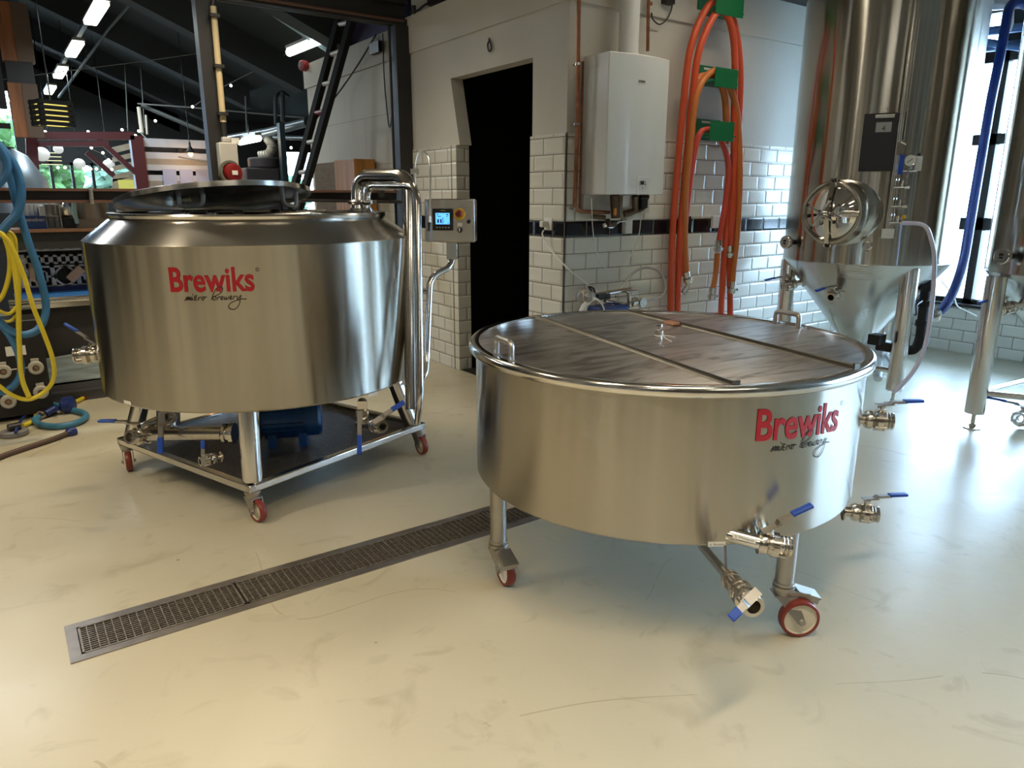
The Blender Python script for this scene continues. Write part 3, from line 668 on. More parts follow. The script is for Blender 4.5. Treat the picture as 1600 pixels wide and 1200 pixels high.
for x, D_, rr in ((561, 3.95, .052), (574, 3.9, .03)):
    c = P(x, 316, D=D_); b.lathe(c-V((0, 0, .012)), (0, 0, 1), [(0, rr), (.008, rr*1.18), (.016, rr*1.18), (.024, rr)], 28); b.obox(c+rt*rr*1.2, rt, fw, (0, 0, 1), .014, .008, .008)
    c = P(x, 325, D=D_); b.lathe(c-V((0, 0, .02)), (0, 0, 1), [(0, rr*1.2), (.01, rr*1.2), (.012, rr*.95), (.02, rr*.95)], 28)
obj('pipe_clamp', b, ST_FIT, t1)
# control panel with its arm
t2 = t1
pz0 = P(668, 377, D=3.72); 
PD = 3.72
def pp(x, y, dz=0): return P(x, y, D=PD-dz)
nrm = -fw; nrm = V((nrm.x, nrm.y, 0)).normalized()
panc = (P(664, 312, D=PD)+P(742, 378, D=PD-.06))/2
pr_ = V((rt.x, rt.y, 0)).normalized(); pr_ = (pr_*1.0-V((fw.x, fw.y, 0)).normalized()*.08).normalized(); pn = V((0, 0, 1)).cross(pr_); pn = -pn if pn.dot(nrm) < 0 else pn
Wp, Hp = .128, .108
def pan(x, y, o=0): return panc+pr_*x+V((0, 0, y))+pn*o
b = MB(); b.obox(panc-pn*.05, pr_, pn, (0, 0, 1), Wp, .05, Hp); panel = obj('control_panel', b, ST_CONE, t1, bevel=.006)
b = MB(); b.obox(pan(-.035, .005, .004), pr_, pn, (0, 0, 1), .053, .004, .054)
obj('display_bezel', b, BLACK, panel, bevel=.003)
b = MB(); b.obox(pan(-.035, .010, .0085), pr_, pn, (0, 0, 1), .036, .001, .028); obj('display_screen', b, mat('lit_lcd', (.1, .35, .8), .3, emit=(.12, .45, 1.0), es=1.3), panel, flat=True)
b = MB()
for x, y, w_, h_ in ((-.060, .030, .006, .003), (-.010, .030, .010, .003), (-.052, .021, .014, .0022), (-.012, .020, .006, .002), (-.034, .012, .008, .002), (-.034, .004, .008, .002), (-.034, -.004, .008, .002), (-.034, -.011, .008, .002), (-.058, -.002, .007, .012), (-.044+.0, -.002, .006, .012), (-.006, -.013, .006, .002)):
    b.obox(pan(x, y, .0098), pr_, pn, (0, 0, 1), w_*.6, .0003, h_*.8)
obj('display_readout', b, mat('lcd_ink', (.01, .03, .22), .4), panel, flat=True)
b = MB()
for i in range(5): b.obox(pan(-.065+i*.015, -.034, .009), pr_, pn, (0, 0, 1), .004, .001, .0025)
b.obox(pan(-.032, .050, .009), pr_, pn, (0, 0, 1), .012, .001, .0012)
obj('display_keys', b, GREYBOX, panel, flat=True)
b = MB(); b.lathe(pan(.052, .033, 0), pn, [(0, .029), (.010, .029), (.016, .022)], 32); obj('stop_collar', b, YELP, panel)
b = MB(); b.lathe(pan(.052, .036, .012), pn, [(0, .011), (.014, .011), (.016, .018), (.028, .018), (.034, .012), (.035, 0)], 28); obj('emergency_stop_button', b, REDP, panel)
b = MB(); b.lathe(pan(.052, -.047, 0), pn, [(0, .013), (.006, .013), (.008, .009), (.016, .009), (.016, 0)], 20); obj('selector_switch', b, BLACK, panel)
b = MB(); b.obox(pan(.052, -.044, .019), pr_, pn, (0, 0, 1), .003, .004, .008); obj('selector_tip', b, WHITEPL, panel)
b = MB(); b.obox(pan(.052, -.021, .001), pr_, pn, (0, 0, 1), .012, .001, .009); obj('switch_label', b, LABELW, panel)
b = MB(); b.lathe(pan(.098, -.005, 0), pn, [(0, .011), (.01, .010), (.012, 0)], 20); obj('black_button', b, BLACK, panel)
b = MB(); a_ = panc-pn*.05+pr_*.004-V((0, 0, Hp)); b.obox(a_-V((0, 0, .045)), pr_, pn, (0, 0, 1), .028, .028, .045); obj('arm_socket', b, ST_PIPE, t1, bevel=.003)
b = MB(); b.tube(rounded([a_-V((0, 0, .08)), P(703, 418, D=3.76), P(672, 432, D=3.70), P(667, 560, D=3.70), P(664, 588, D=3.66), P(650, 600, D=3.64)], .09, 8), .0165, 16); b.cyl(P(655, 456, D=3.66), P(668, 456, D=3.70), .012, 10)
obj('panel_arm', b, ST_PIPE, t1)
b = MB(); b.tube(catmull([P(649, 290, D=3.62), P(648, 262, D=3.62), P(652, 242, D=3.62), P(660, 237, D=3.62), P(668, 243, D=3.62), P(672, 262, D=3.55), P(672, 340, D=3.48)], 8), .0045, 8)
b.obox(P(648, 268, D=3.62), rt, fw, (0, 0, 1), .02, .012, .010); obj('sensor_cable', b, mat('braided_cable', (.62, .60, .56), .35, .7), t1)
b = MB(); b.cyl(P(671, 338, D=3.48), P(671, 348, D=3.48), .009, 12); obj('sensor_plug_collar', b, ST_FIT, t1)
b = MB(); b.cyl(P(671, 348, D=3.48), P(670.5, 361, D=3.48), .009, 12, .006); obj('sensor_plug', b, BLACK, t1)

# ================================================================== TANK 2 (low whirlpool tank, right)
T2 = V((2.00, 1.858, 0)); RR2 = .726; R2 = .700; ZB2, ZT2 = .392, .885
t2 = thing('whirlpool_tank', 'low wide stainless tank with a smudged flat lid on castor legs, in the foreground', 'brewing tank', T2)
b = MB(); b.lathe(T2, (0, 0, 1), [(ZB2+.01, 0), (ZB2, R2-.02), (ZB2+.002, R2-.004), (ZB2+.008, R2), (ZT2-.03, R2)], 160, cap=False); obj('tank_body', b, ST_TANK, t2, ang=30)
b = MB()
prof = [(ZT2-.032, R2-.004), (ZT2-.032, R2+.002)]
for k in range(9):
    a = -PI/2+PI*k/8; prof.append((ZT2-.013+.019*math.sin(a), RR2-.014+.014*math.cos(a)))
prof += [(ZT2+.004, R2-.01), (ZT2-.012, R2-.012)]
b.lathe(T2, (0, 0, 1), prof, 160, cap=False); obj('rolled_rim', b, ST_PIPE, t2)
ZL = ZT2-.004
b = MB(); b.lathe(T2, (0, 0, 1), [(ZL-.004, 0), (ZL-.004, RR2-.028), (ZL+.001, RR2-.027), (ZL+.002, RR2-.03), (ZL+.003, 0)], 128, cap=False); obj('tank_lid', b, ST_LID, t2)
SA, SBp = [P(828, 493, Z=ZL), P(1135, 600, Z=ZL)], [P(970, 485, Z=ZL), P(1338, 577, Z=ZL)]
def clipR(p, q, R):
    d = (q-p); d.z = 0; d.normalize(); o = p-T2; o.z = 0; B = o.dot(d); Cc = o.dot(o)-R*R; s_ = math.sqrt(B*B-Cc)
    z = V((0, 0, p.z)); o2 = V((p.x, p.y, 0)); return [o2+d*(-B-s_)+z, o2+d*(-B+s_)+z]
for p, q in (SA, SBp):
    p, q = clipR(p, q, RR2-.034); b = MB(); d = (q-p).normalized(); s_ = V((-d.y, d.x, 0))
    poly = [p+V((0, 0, .002))-s_*.016, p+V((0, 0, .002))+s_*.016, p+s_*.012+V((0, 0, .012)), p-s_*.0+V((0, 0, .014)), p-s_*.012+V((0, 0, .008))]
    b.prism(poly, q-p); b.obox(q+V((0, 0, .010)), d, s_, (0, 0, 1), .004, .012, .010); obj('lid_ridge', b, ST_RIDGE, t2)
b = MB(); p, q = clipR(*SBp, RR2-.034); c = P(1050, 503, Z=ZL+.014); d = (q-p).normalized(); b.obox(V((c.x, c.y, ZL+.011)), d, (-d.y, d.x, 0), (0, 0, 1), .030, .0165, .0055); obj('copper_tape', b, mat('copper_tape', (.62, .30, .16), .4, .5), t2)
for px1, px2, yb, ht in (((772, 553), (794, 560), 0, .085), ((1232, 503), (1262, 511), 0, .05)):
    A = P(*px1, Z=ZL+.002); B = P(*px2, Z=ZL+.002)
    for q_ in (A, B):
        o = q_-T2; o.z = 0
        if o.length > RR2-.05: q_.xy = (T2+o.normalized()*(RR2-.05)).xy
    c = (A+B)/2; d = (B-A); d.z = 0; d.normalize(); hl = .06; inw = (T2-c); inw.z = 0; inw.normalize(); tg = V((-inw.y, inw.x, 0)); c = c+inw*.01
    b = MB(); b.tube(rounded([c-tg*hl, c-tg*hl+V((0, 0, .055)), c+tg*hl+V((0, 0, .055)), c+tg*hl], .022), .0105, 14); obj('lid_handle', b, ST_DULL, t2)
c = T2+V((0, .02, ZL+.002)); b = MB(); b.lathe(c, (0, 0, 1), [(0, .016), (.004, .016), (.004, .013), (.022, .013), (.024, .017), (.036, .017), (.038, .008), (.048, .008), (.05, .013), (.058, .012), (.060, 0)], 20)
for k in range(3):
    a = k*2*PI/3; b.cyl(c+V((.013*math.cos(a), .013*math.sin(a), .004)), c+V((.013*math.cos(a), .013*math.sin(a), .034)), .003, 6)
obj('lid_air_vent', b, ST_FIT, t2)
b = MB(); b.tube(catmull([c+V((.012, -.012, .016)), c+V((.03, -.03, .014)), c+V((.05, -.036, .008))]), .0016, 6); b.tube(catmull([c+V((.0, -.016, .03)), c+V((-.006, -.04, .012)), c+V((-.004, -.07, .003))]), .0014, 6); b.ring(c+V((0, 0, .014)), (0, 0, 1), .014, .0165, .004, 20); obj('white_cable_tie', b, LABELW, t2)
# logo
pa = PC(1180, 688, T2.x, T2.y, R2); pb = PC(1311, 669, T2.x, T2.y, R2)
a0 = math.atan2(pa.y-T2.y, pa.x-T2.x); a1 = math.atan2(pb.y-T2.y, pb.x-T2.x); W2 = (a1-a0)*R2
logo(t2, cylmap(T2.x, T2.y, R2, a0, pa.z, (pb.z-pa.z)/W2), W2)
# legs: three
def t2leg(ang, rad, wheel, yaw, foot_ang=None, bs=1, rw=.0625):
    c = T2+V((math.cos(ang)*rad, math.sin(ang)*rad, 0)); ztop = .165
    b = MB(); b.cyl((c.x, c.y, ztop), (c.x, c.y, ZB2+.006), .030, 28); b.lathe((c.x, c.y, ztop+.003), (0, 0, 1), [(0, .034), (.01, .034)], 24); obj('leg', b, ST_DULL, t2)
    inw = (T2-c).normalized(); s_ = V((-inw.y, inw.x, 0)); b = MB()
    b.prism([c+inw*.02+V((0, 0, ZB2+.004))-s_*.006, c+inw*.02+V((0, 0, ZB2-.10))-s_*.006, c+inw*.08+V((0, 0, ZB2-.09))-s_*.006, c+inw*.30+V((0, 0, ZB2-.02))-s_*.006, c+inw*.30+V((0, 0, ZB2+.004))-s_*.006], s_*.012); obj('leg_gusset', b, ST_DULL, t2)
    castor(t2, V((c.x, c.y, ztop)), V((wheel[0], wheel[1], 0)), yaw, r=rw, wd=.036, hub=HUB if rw > .065 else HUBW, brake=True, brakeside=bs)
gR = P(1245, 992, Z=0); gL = P(790, 912, Z=0)
aR = math.atan2(1.262-T2.y, 2.017-T2.x); 
lR = P(1228, 845, Z=ZB2); lL = P(782, 790, Z=ZB2)
rL_ = math.atan2(lL.y-T2.y, lL.x-T2.x); rR_ = math.atan2(lR.y-T2.y, lR.x-T2.x)
print('legs', (lR-T2).xy.length, math.degrees(rR_), (lL-T2).xy.length, math.degrees(rL_), gR, gL)
RADL = .62; FD = math.atan2(rt.y, rt.x); rR_ = math.radians(-92.5); rL_ = math.radians(165); DIAG = (rt*.42-V((fw.x, fw.y, 0)).normalized()*.9); YD = math.atan2(DIAG.y, DIAG.x)
t2leg(rR_, RADL, (gR.x, gR.y), FD, bs=-1, rw=.0655)
t2leg(rL_, .655, (gL.x, gL.y), YD, bs=-1)
ab = (rR_+rL_)/2+PI if abs(rR_-rL_) < PI else (rR_+rL_)/2
cb = T2+V((math.cos(ab)*RADL, math.sin(ab)*RADL, 0)); t2leg(ab, RADL, (cb.x+.03, cb.y), 0.0)
# valves
va = PC(1318, 655, T2.x, T2.y, R2); R2v = R2
def radial(p): d = p-T2; d.z = 0; return d.normalized()
ang_r = math.radians(-31)
def onT2(ang, z): return T2+V((R2*math.cos(ang), R2*math.sin(ang), z))
def solve_ang(x, y, off):
    best = None
    for k in range(-1800, 0):
        a = math.radians(k/10)
        for z in (0,):
            pass
        q = T2+V(((R2+off)*math.cos(a), (R2+off)*math.sin(a), 0)); d = q-CAM
        # image x for that azimuth at the pixel's row
        dd = ray(x, y); az = math.atan2(dd.y, dd.x); aq = math.atan2(q.y, q.x)
        e = abs(az-aq)
        if (best is None or e < best[0]) and (q-T2).xy.dot(-T2.xy) > -.99*(R2+off)*T2.xy.length: best = (e, a, q)
    e, a, q = best; dd = ray(x, y); t = q.xy.length/V((dd.x, dd.y)).length; return a, CAMZ+dd.z*t
for (x, y) in ((1374, 657), (1352, 802)):
    a = math.radians(-47 if y > 700 else -34)
    # point of the valve body, .075 m outside the shell
    best = min((abs(math.atan2(T2.y+(R2+.075)*math.sin(k), T2.x+(R2+.075)*math.cos(k))-math.atan2(ray(x, y).y, ray(x, y).x)), k) for k in [math.radians(j/10) for j in range(-900, -50)])
    k = best[1]; q = V((T2.x+(R2+.075)*math.cos(k), T2.y+(R2+.075)*math.sin(k), 0)); dd = ray(x, y); z = CAMZ+dd.z*q.xy.length/V((dd.x, dd.y)).length
    axd = V((math.cos(k), math.sin(k), 0)); print('valve', math.degrees(k), z)
    valve(t2, onT2(k, z), axd, rt+fw*.1, s=.85, stub=.03, handle=.18, rb=.027)
# whirlpool inlet: tangential pipe welded to the shell with valve
pA = PC(1138, 838, T2.x, T2.y, R2); k = math.atan2(pA.y-T2.y, pA.x-T2.x); tdir = V((-math.sin(k), math.cos(k), 0)); rdir = V((math.cos(k), math.sin(k), 0))
pdir = (tdir*.95+rdir*.35).normalized()
b = MB(); p0 = pA-rdir*.02; dd0 = (p0-CAM).dot(fw); p1 = P(1192, 849, D=dd0-.035); pdir = (p1-p0).normalized(); b.cyl(p0, p1, .022, 20); obj('whirlpool_inlet_pipe', b, ST_PIPE, t2)
valve(t2, p1-pdir*.01, (rt-up*.14-fw*.12), rt*.78+up*.52-fw*.1, s=.85, stub=.0, handle=.17, stemdir=up*.8-rt*.42-fw*.25, rb=.027)
b = MB(); c = p0*.5+p1*.5; c = c+(CAM-c).normalized()*.0235; b.obox(c+V((0, 0, .0)), pdir, fw, up, .033, .0006, .0075); obj('whirlpool_label', b, LABELW, t2)
def lab(par, c, xd, yd, txt, size, name='label_lettering', m=BLACKLOGO):
    vs, fs = text_geo(txt, size); xm = (min(v.x for v in vs)+max(v.x for v in vs))/2; xd = V(xd).normalized(); yd = V(yd).normalized()
    b = MB(); b.add([c+xd*(v.x-xm)+yd*(v.y-size*.35) for v in vs], fs); return obj(name, b, m, par, flat=True)
lab(t2, c-fw*.0012, pdir, up, '5. Whirlpool', .0105)
c = PC(1120, 850, T2.x, T2.y, R2+.002); a = math.atan2(c.y-T2.y, c.x-T2.x); tx = V((-math.sin(a), math.cos(a), 0)); n_ = V((math.cos(a), math.sin(a), 0)); c.z = ZB2+.008
b = MB(); b.obox(c, tx, n_, (0, 0, 1), .026, .0006, .0075); obj('bottom_label', b, LABELW, t2); lab(t2, c+n_*.0012, tx, (0, 0, 1), '6. Bottom', .0105)
# bottom outlet
q0 = P(1105, 862, D=2.25); q1 = P(1142, 906, D=2.05); q2 = P(1163, 932, D=1.97); qd = (q1-q0).normalized()
b = MB(); b.cyl(q0-qd*.05, q1, .015, 18); b.cyl(P(1133, 852, D=2.12), P(1134, 892, D=2.10), .004, 8); obj('bottom_outlet_pipe', b, ST_FIT, t2)
b = MB(); b.lathe(q1-qd*.01, qd, [(0, .02), (.004, .028), (.016, .028), (.018, .021), (.024, .021), (.024, .0265), (.034, .0265), (.034, .018), (.075, .018), (.075, .0265), (.085, .0265), (.087, .02)], 24)
for k in range(4):
    x_, y_, _ = frame_of(qd); a = k*PI/2+.4; o = x_*math.cos(a)*.0235+y_*math.sin(a)*.0235; b.cyl(q1+qd*.014+o, q1+qd*.075+o, .004, 6)
obj('sight_glass', b, ST_FIT, t2)
valve(t2, q1+qd*.075, qd, P(1155, 966, D=1.85)-P(1195, 925, D=1.9), s=.85, stub=.0, handle=.11, stemdir=-fw+up*.5, rb=.026)

# ================================================================== BOILER
BX0, BX1, BY0, BZ0, BZ1 = 3.135, 3.60, Yc-.36, 1.44, 2.225
BX0 = P(906, 300, Y=Yc-.01).x; bl = P(945, 304, Y=Yc-.24); br = P(1036, 304, Y=Yc-.24); tl = P(958, 80, Y=Yc-.24); print('boiler', BX0, bl, br, tl, P(900, 93, Y=Yc-.01))
BX0 = bl.x; BX1 = br.x; BZ0 = bl.z; BZ1 = tl.z
bo = thing('gas_boiler', 'white wall-hung boiler with a small control dial, mounted beside the tiled corner', 'boiler', ((BX0+BX1)/2, Yc-.18, BZ0))
b = MB(); n = 12; yb = Yc-.24
poly = [(BX0, Yc-.001, BZ0), (BX0, yb+.0, BZ0)]+[(BX0+(BX1-BX0)*i/n, yb-.035*math.sin(PI*i/n), BZ0) for i in range(1, n)]+[(BX1, yb, BZ0), (BX1, Yc-.001, BZ0)]
b.prism(poly, (0, 0, BZ1-BZ0)); obj('boiler_casing', b, BOILERW, bo, bevel=.006, ang=25)
def bf(x, z):  # point on the bowed front
    t = (x-BX0)/(BX1-BX0); return V((x, yb-.035*math.sin(PI*t)-.001, z))
cxb = BX0+(BX1-BX0)*.56; cz = BZ0+.058
b = MB(); b.obox(bf(cxb, cz), (1, 0, 0), (0, 1, 0), (0, 0, 1), .052, .002, .052); obj('control_cover', b, BOILERW, bo, bevel=.002)
b = MB(); b.ring(bf(cxb-.008, cz)-V((0, .003, 0)), (0, -1, 0), .034, .036, .001, 32); obj('control_ring', b, GREYBOX, bo)
b = MB(); b.obox(bf(cxb-.006, cz+.015)-V((0, .003, 0)), (1, 0, 0), (0, 1, 0), (0, 0, 1), .013, .001, .011)
for i in range(3): b.obox(bf(cxb-.026, cz+.022-.008*i)-V((0, .003, 0)), (1, 0, 0), (0, 1, 0), (0, 0, 1), .003, .001, .0025)
for i in range(2): b.cyl(bf(cxb+.018, cz+.020-.014*i)-V((0, .002, 0)), bf(cxb+.018, cz+.020-.014*i)-V((0, .005, 0)), .004, 8)
b.obox(bf(cxb-.003, cz-.018)-V((0, .003, 0)), (1, 0, 0), (0, 1, 0), (0, 0, 1), .0015, .001, .007)
obj('control_display', b, BLACK, bo)
c = bf(BX0+(BX1-BX0)*.47, BZ1-.155); b = MB(); b.obox(c-V((0, .001, 0)), (1, .0, 0), (0, 1, 0), (0, 0, 1), .030, .001, .0095); obj('maker_plate', b, GREYBOX, bo)
b = MB()
for i in range(5): b.obox(c-V((0, .0022, 0))+V((-.022+.0105*i, 0, .001*(i % 2))), (1, 0, 0), (0, 1, 0), (0, 0, 1), .0035, .0004, .005)
obj('maker_mark', b, BLACK, bo, flat=True)
# flue
fl = P(985, 0, Y=Yc-.17); 
b = MB(); fx = P(982, 70, Y=Yc-.13).x; b.cyl((fx, Yc-.13, BZ1), (fx, Yc-.13, ZC), .062, 32); b.lathe((fx, Yc-.13, BZ1-.001), (0, 0, 1), [(0, .075), (.012, .075), (.02, .066), (.03, .066)], 32); obj('flue_pipe', b, FLUEW, bo)
# pipes under the boiler
def bw(x, y, off=.06): return P(x, y, Y=Yc-off)
b = MB(); b.box((bw(905, 320).x+.06, Yc-.03, BZ0-.12), (bw(1000, 320).x+.12, Yc-.001, BZ0+.02)); obj('mounting_plate', b, GREYBOX, bo)
b = MB(); b.tube(rounded([bw(960, 305, .15), bw(962, 340, .14)], .01), .03, 16); b.tube(rounded([bw(992, 306, .15), bw(993, 330, .13), bw(975, 334, .10)], .03), .022, 14); b.tube(rounded([bw(1010, 306, .14), bw(1008, 325, .12), bw(985, 334, .10)], .03), .014, 12)
b.cyl(bw(945, 340, .10), bw(925, 338, .08), .016, 10); b.cyl(bw(950, 345, .1), bw(948, 352, .12), .02, 10); b.cyl(bw(948, 352, .12), bw(962, 350, .12), .015, 10)
obj('boiler_pipework', b, mat('brown_fittings', (.12, .085, .06), .4, .7), bo)
b = MB(); b.obox(bw(1004, 318, .15), (1, 0, 0), (0, 1, 0), (0, 0, 1), .028, .02, .03); b.cyl(bw(1000, 308, .16), bw(1012, 308, .16), .016, 10); obj('gas_valve_block', b, BLACK, bo)
b = MB(); b.obox(bw(961, 331, .17), (1, 0, 0), (0, 1, 0), (0, 0, 1), .008, .006, .022); obj('gas_tap', b, mat('orange_lacquer', (.65, .25, .03), .4), bo)
b = MB(); b.obox(bw(975, 315, .16), (1, 0, 0), (0, 1, 0), (0, 0, 1), .03, .02, .035); obj('condensate_trap', b, GREYBOX, bo)
b = MB(); b.tube(catmull([bw(946, 352, .11), bw(956, 355, .10), bw(968, 346, .10), bw(978, 345, .09)]), .008, 10); b.sphere(bw(945, 352, .12), .017, 10); obj('filling_tap', b, ST_PIPE, bo)
# gas pipe, corner
b = MB(); gx = .05
b.tube(rounded([bw(905, -40, .05), bw(902, 200, .05), bw(898, 330, .05), bw(952, 332, .09)], .06), .0125, 14)
b.tube([bw(911, 96, .03), bw(906, 330, .03)], .008, 10)
obj('copper_gas_pipe', b, COPPER, label='brown copper pipe running down the tiled corner and under the white boiler', cat='pipe')
b = MB()
for x, y in ((901, 194), (903, 100), (897, 326)): 
    c = bw(x, y, .05); b.ring(c-V((0, 0, .008)), (0, 0, 1), .0125, .018, .016, 16); b.cyl(c+V((0, .012, 0)), c+V((0, .049, 0)), .006, 8)
obj('pipe_clip', b, ST_FIT, label='steel clips holding the copper pipe on the corner by the boiler', cat='pipe clip')
b = MB(); b.tube([bw(1019, -60, .05), bw(1013, 10, .05), bw(1012, 80, .05)], .011, 12); b.ring(bw(1015, 8, .05), (0, 0, 1), .011, .019, .016, 16); b.cyl(bw(1015, 6, .05), bw(1015, 6, 0), .006, 8)
obj('copper_water_pipe', b, COPPER, label='short brown copper pipe rising above the boiler right of the flue', cat='pipe')
b = MB(); b.tube(catmull([bw(1035, 0, .02), bw(1049, 5, .02), bw(1048, 18, .02), bw(1040, 32, .03), bw(1030, 38, .03), bw(1020, 30, .03), bw(1018, 20, .03)]), .005, 8); b.obox(bw(1044, 0, .03), (1, 0, 0), (0, 1, 0), (0, 0, 1), .04, .025, .025)
obj('cable_with_plug', b, BLACK, label='black plug and looped cable high on the wall left of the top hose rack', cat='cable')
# sockets and cables
b = MB(); c = P(857, 350, X=X0-.004); b.obox(c, (0, 1, 0), (1, 0, 0), (0, 0, 1), .04, .006, .04)
so = obj('power_outlet', b, WHITEPL, label='white wall socket with a plug in it, on the black tiles by the doorway', cat='socket', bevel=.003)
b = MB(); b.obox(c-V((.03, -.012, -.0)), (0, 1, 0), (1, 0, 0), (0, 0, 1), .018, .024, .02); obj('plug', b, WHITEPL, so, bevel=.006)
b = MB(); b.tube(catmull([P(849, 360, X=X0-.05), P(848, 368, X=X0-.05), P(860, 390, X=X0-.06), P(890, 422, Y=Yc-.12), P(925, 450, Y=Yc-.13), P(950, 468, Y=Yc-.16), P(962, 485, Y=Yc-.2), P(966, 505, Y=Yc-.2)], 8), .005, 8)
obj('white_cable', b, WHITEPL, label='white cable drooping from the socket by the doorway down to the blue pump', cat='cable')
b = MB(); c = bw(980, 352, .02); b.obox(c, (1, 0, 0), (0, 1, 0), (0, 0, 1), .032, .02, .055); obj('power_outlet', b, WHITEPL, label='narrow white socket box under the boiler on the black tile band', cat='socket', bevel=.004)
b = MB(); b.tube(catmull([bw(924, 310, .14), bw(925, 335, .12), bw(926, 355, .06), bw(930, 385, .03), bw(940, 412, .02), bw(953, 424, .02)]), .003, 6)
obj('boiler_cable', b, WHITEPL, label='thin white cable looping down from the left underside of the boiler', cat='cable')
b = MB(); b.tube(catmull([bw(1003, 325, .12), bw(1001, 345, .08), bw(998, 368, .04), bw(988, 395, .03), bw(975, 415, .02)]), .003, 6)
obj('boiler_cable', b, WHITEPL, label='thin white cable dropping from the black valve block of the boiler', cat='cable')
b = MB(); c = bw(1118, 347, .012); b.obox(c, (1, 0, 0), (0, 1, 0), (0, 0, 1), .042, .012, .045); obj('power_outlet', b, WHITEPL, label='white socket on the black tile band behind the orange hoses', cat='socket', bevel=.004)
b = MB(); b.lathe(bw(1075, 345, .03), (0, -1, 0), [(0, .014), (.02, .012)], 12); b.bar(bw(1077, 338, .05), bw(1076, 358, .05), .02, .02); b.cyl(bw(1077, 350, 0), bw(1077, 350, .05), .008, 8); obj('coat_hook', b, BLACK, label='small black hook on the black tiles right of the left hose strands', cat='hook')
# tap at wall left, small plaster scar
b = MB(); b.tube(catmull([P(764, 60, X=X0-.002), P(768, 75, X=X0-.004), P(764, 80, X=X0-.006), P(762, 70, X=X0-.004), P(765, 62, X=X0-.002)]), .006, 8)
obj('wire_end', b, BLACK, label='frayed wire end poking from the plaster above the doorway', cat='wire')

# ------------------------------------------------------------------ blue pump on the wall
pm = bw(955, 485, .22); t = thing('dosing_pump', 'dark blue dosing pump with steel fittings on the tiled wall behind the low tank', 'pump', bw(950, 500, .2))
b = MB(); pc_ = bw(950, 487, .16); b.obox(pc_, (1, .0, .02), (0, 1, 0), (0, 0, 1), .125, .075, .045); obj('pump_body', b, PUMPB, t, bevel=.012)
b = MB(); b.lathe(bw(912, 462, .18), (-.4, -.9, 0), [(0, .05), (.05, .05), (.06, .03), (.10, .03), (.11, .0)], 24); b.cyl(bw(905, 463, .2), bw(925, 463, .2), .035, 16); obj('pump_regulator', b, ST_DULL, t)
b = MB(); b.cyl(bw(925, 462, .16), bw(985, 452, .12), .016, 12); b.lathe(bw(982, 473, .16), (1, 0, 0), [(0, .02), (.02, .02), (.02, .034), (.06, .034), (.06, .022), (.10, .022), (.10, .012), (.16, .012)], 20); b.cyl(bw(984, 480, .16), bw(983, 455, .16), .018, 12); b.cyl(bw(978, 455, .16), bw(994, 455, .16), .012, 10); b.cyl(bw(945, 470, .2), bw(985, 477, .16), .012, 10)
b.lathe(bw(999, 472, .16), (0, -1, 0), [(-.04, .032), (.04, .032)], 16)
obj('pump_fittings', b, ST_FIT, t)
b = MB(); b.tube(catmull([bw(962, 464, .14), bw(975, 445, .10), bw(990, 426, .06), bw(1010, 418, .05), bw(1030, 425, .05), bw(1040, 445, .05), bw(1035, 462, .06), bw(1020, 468, .1), bw(1006, 471, .15)]), .009, 10); obj('clear_pump_hose', b, mat('grey_clear_hose', (.40, .39, .40), .25), t)
b = MB()
for k in range(2):
    x = 916+k*0; b.tube(catmull([bw(914-3*k, 500, .24), bw(918, 475+3*k, .25), bw(930, 466+2*k, .26), bw(942, 478, .27), bw(945+2*k, 502, .27)]), .005, 8)
b.tube(catmull([bw(905, 495, .24), bw(912, 478, .25), bw(922, 470, .26)]), .014, 8)
obj('pump_cable', b, WHITEPL, t)
b = MB(); b.tube(catmull([bw(925, 455, .2), bw(920, 448, .21), bw(928, 452, .22), bw(930, 465, .22)]), .006, 8); b.obox(bw(940, 463, .2), (1, 0, 0), (0, 1, 0), (0, 0, 1), .05, .03, .018); obj('pump_wiring', b, BLACK, t)

# ------------------------------------------------------------------ hose racks and orange hoses
def rack(x0, y0, x1, y1, fx0, fx1, label):
    A = bw(x0, y0, .003); B = bw(x1, y1, .003); F0 = P(fx0, y0+3, Y=Yc-.17); F1_ = P(fx1, y1, Y=Yc-.17); t = thing('hose_rack', label, 'hose rack', V(((A.x+B.x)/2, Yc-.002, B.z)), 'green hose racks on the plaster wall')
    w_ = abs(B.x-A.x); zm = (F0.z+F1_.z)/2
    b = MB(); b.box((A.x, Yc-.013, B.z), (A.x+w_*.62, Yc-.0065, A.z)); obj('back_plate', b, GREENP, t, bevel=.002)
    b = MB(); b.box((A.x+.02, Yc-.17, zm-.035), (A.x+w_*.6, Yc-.006, zm-.025)); b.box((F0.x, Yc-.166, zm-.035), (A.x+w_*.6, Yc-.12, zm-.025)); obj('shelf_arm', b, GREENP, t)
    b = MB(); b.box((F0.x, Yc-.176, F1_.z), (F1_.x, Yc-.168, F0.z)); obj('front_plate', b, GREENP, t, bevel=.003)
    b = MB(); b.box((A.x+w_*.12, Yc-.0145, A.z-.028), (A.x+w_*.40, Yc-.0131, A.z-.014)); obj('screw_slot', b, LABELW, t)
    return t
rack(1090, -14, 1160, 30, 1119, 1160, 'topmost green plastic hose rack, cut by the top edge of the photo')
rack(1091, 101, 1149, 140, 1118, 1151, 'middle green plastic hose rack with the brown-orange hose over it')
rack(1088, 185, 1143, 222, 1110, 1145, 'lowest green plastic hose rack just above the tiles')
def coupling(par, p, d):
    b = MB(); b.lathe(p, d, [(-.04, .026), (0, .026), (.002, .02), (.012, .02), (.012, .034), (.035, .034), (.037, .026), (.05, .026), (.05, 0)], 20); b.obox(V(p)+V(d).normalized()*.024+rt*.03, rt, fw, up, .014, .01, .008); return obj('hose_coupling', b, ST_FIT, par)
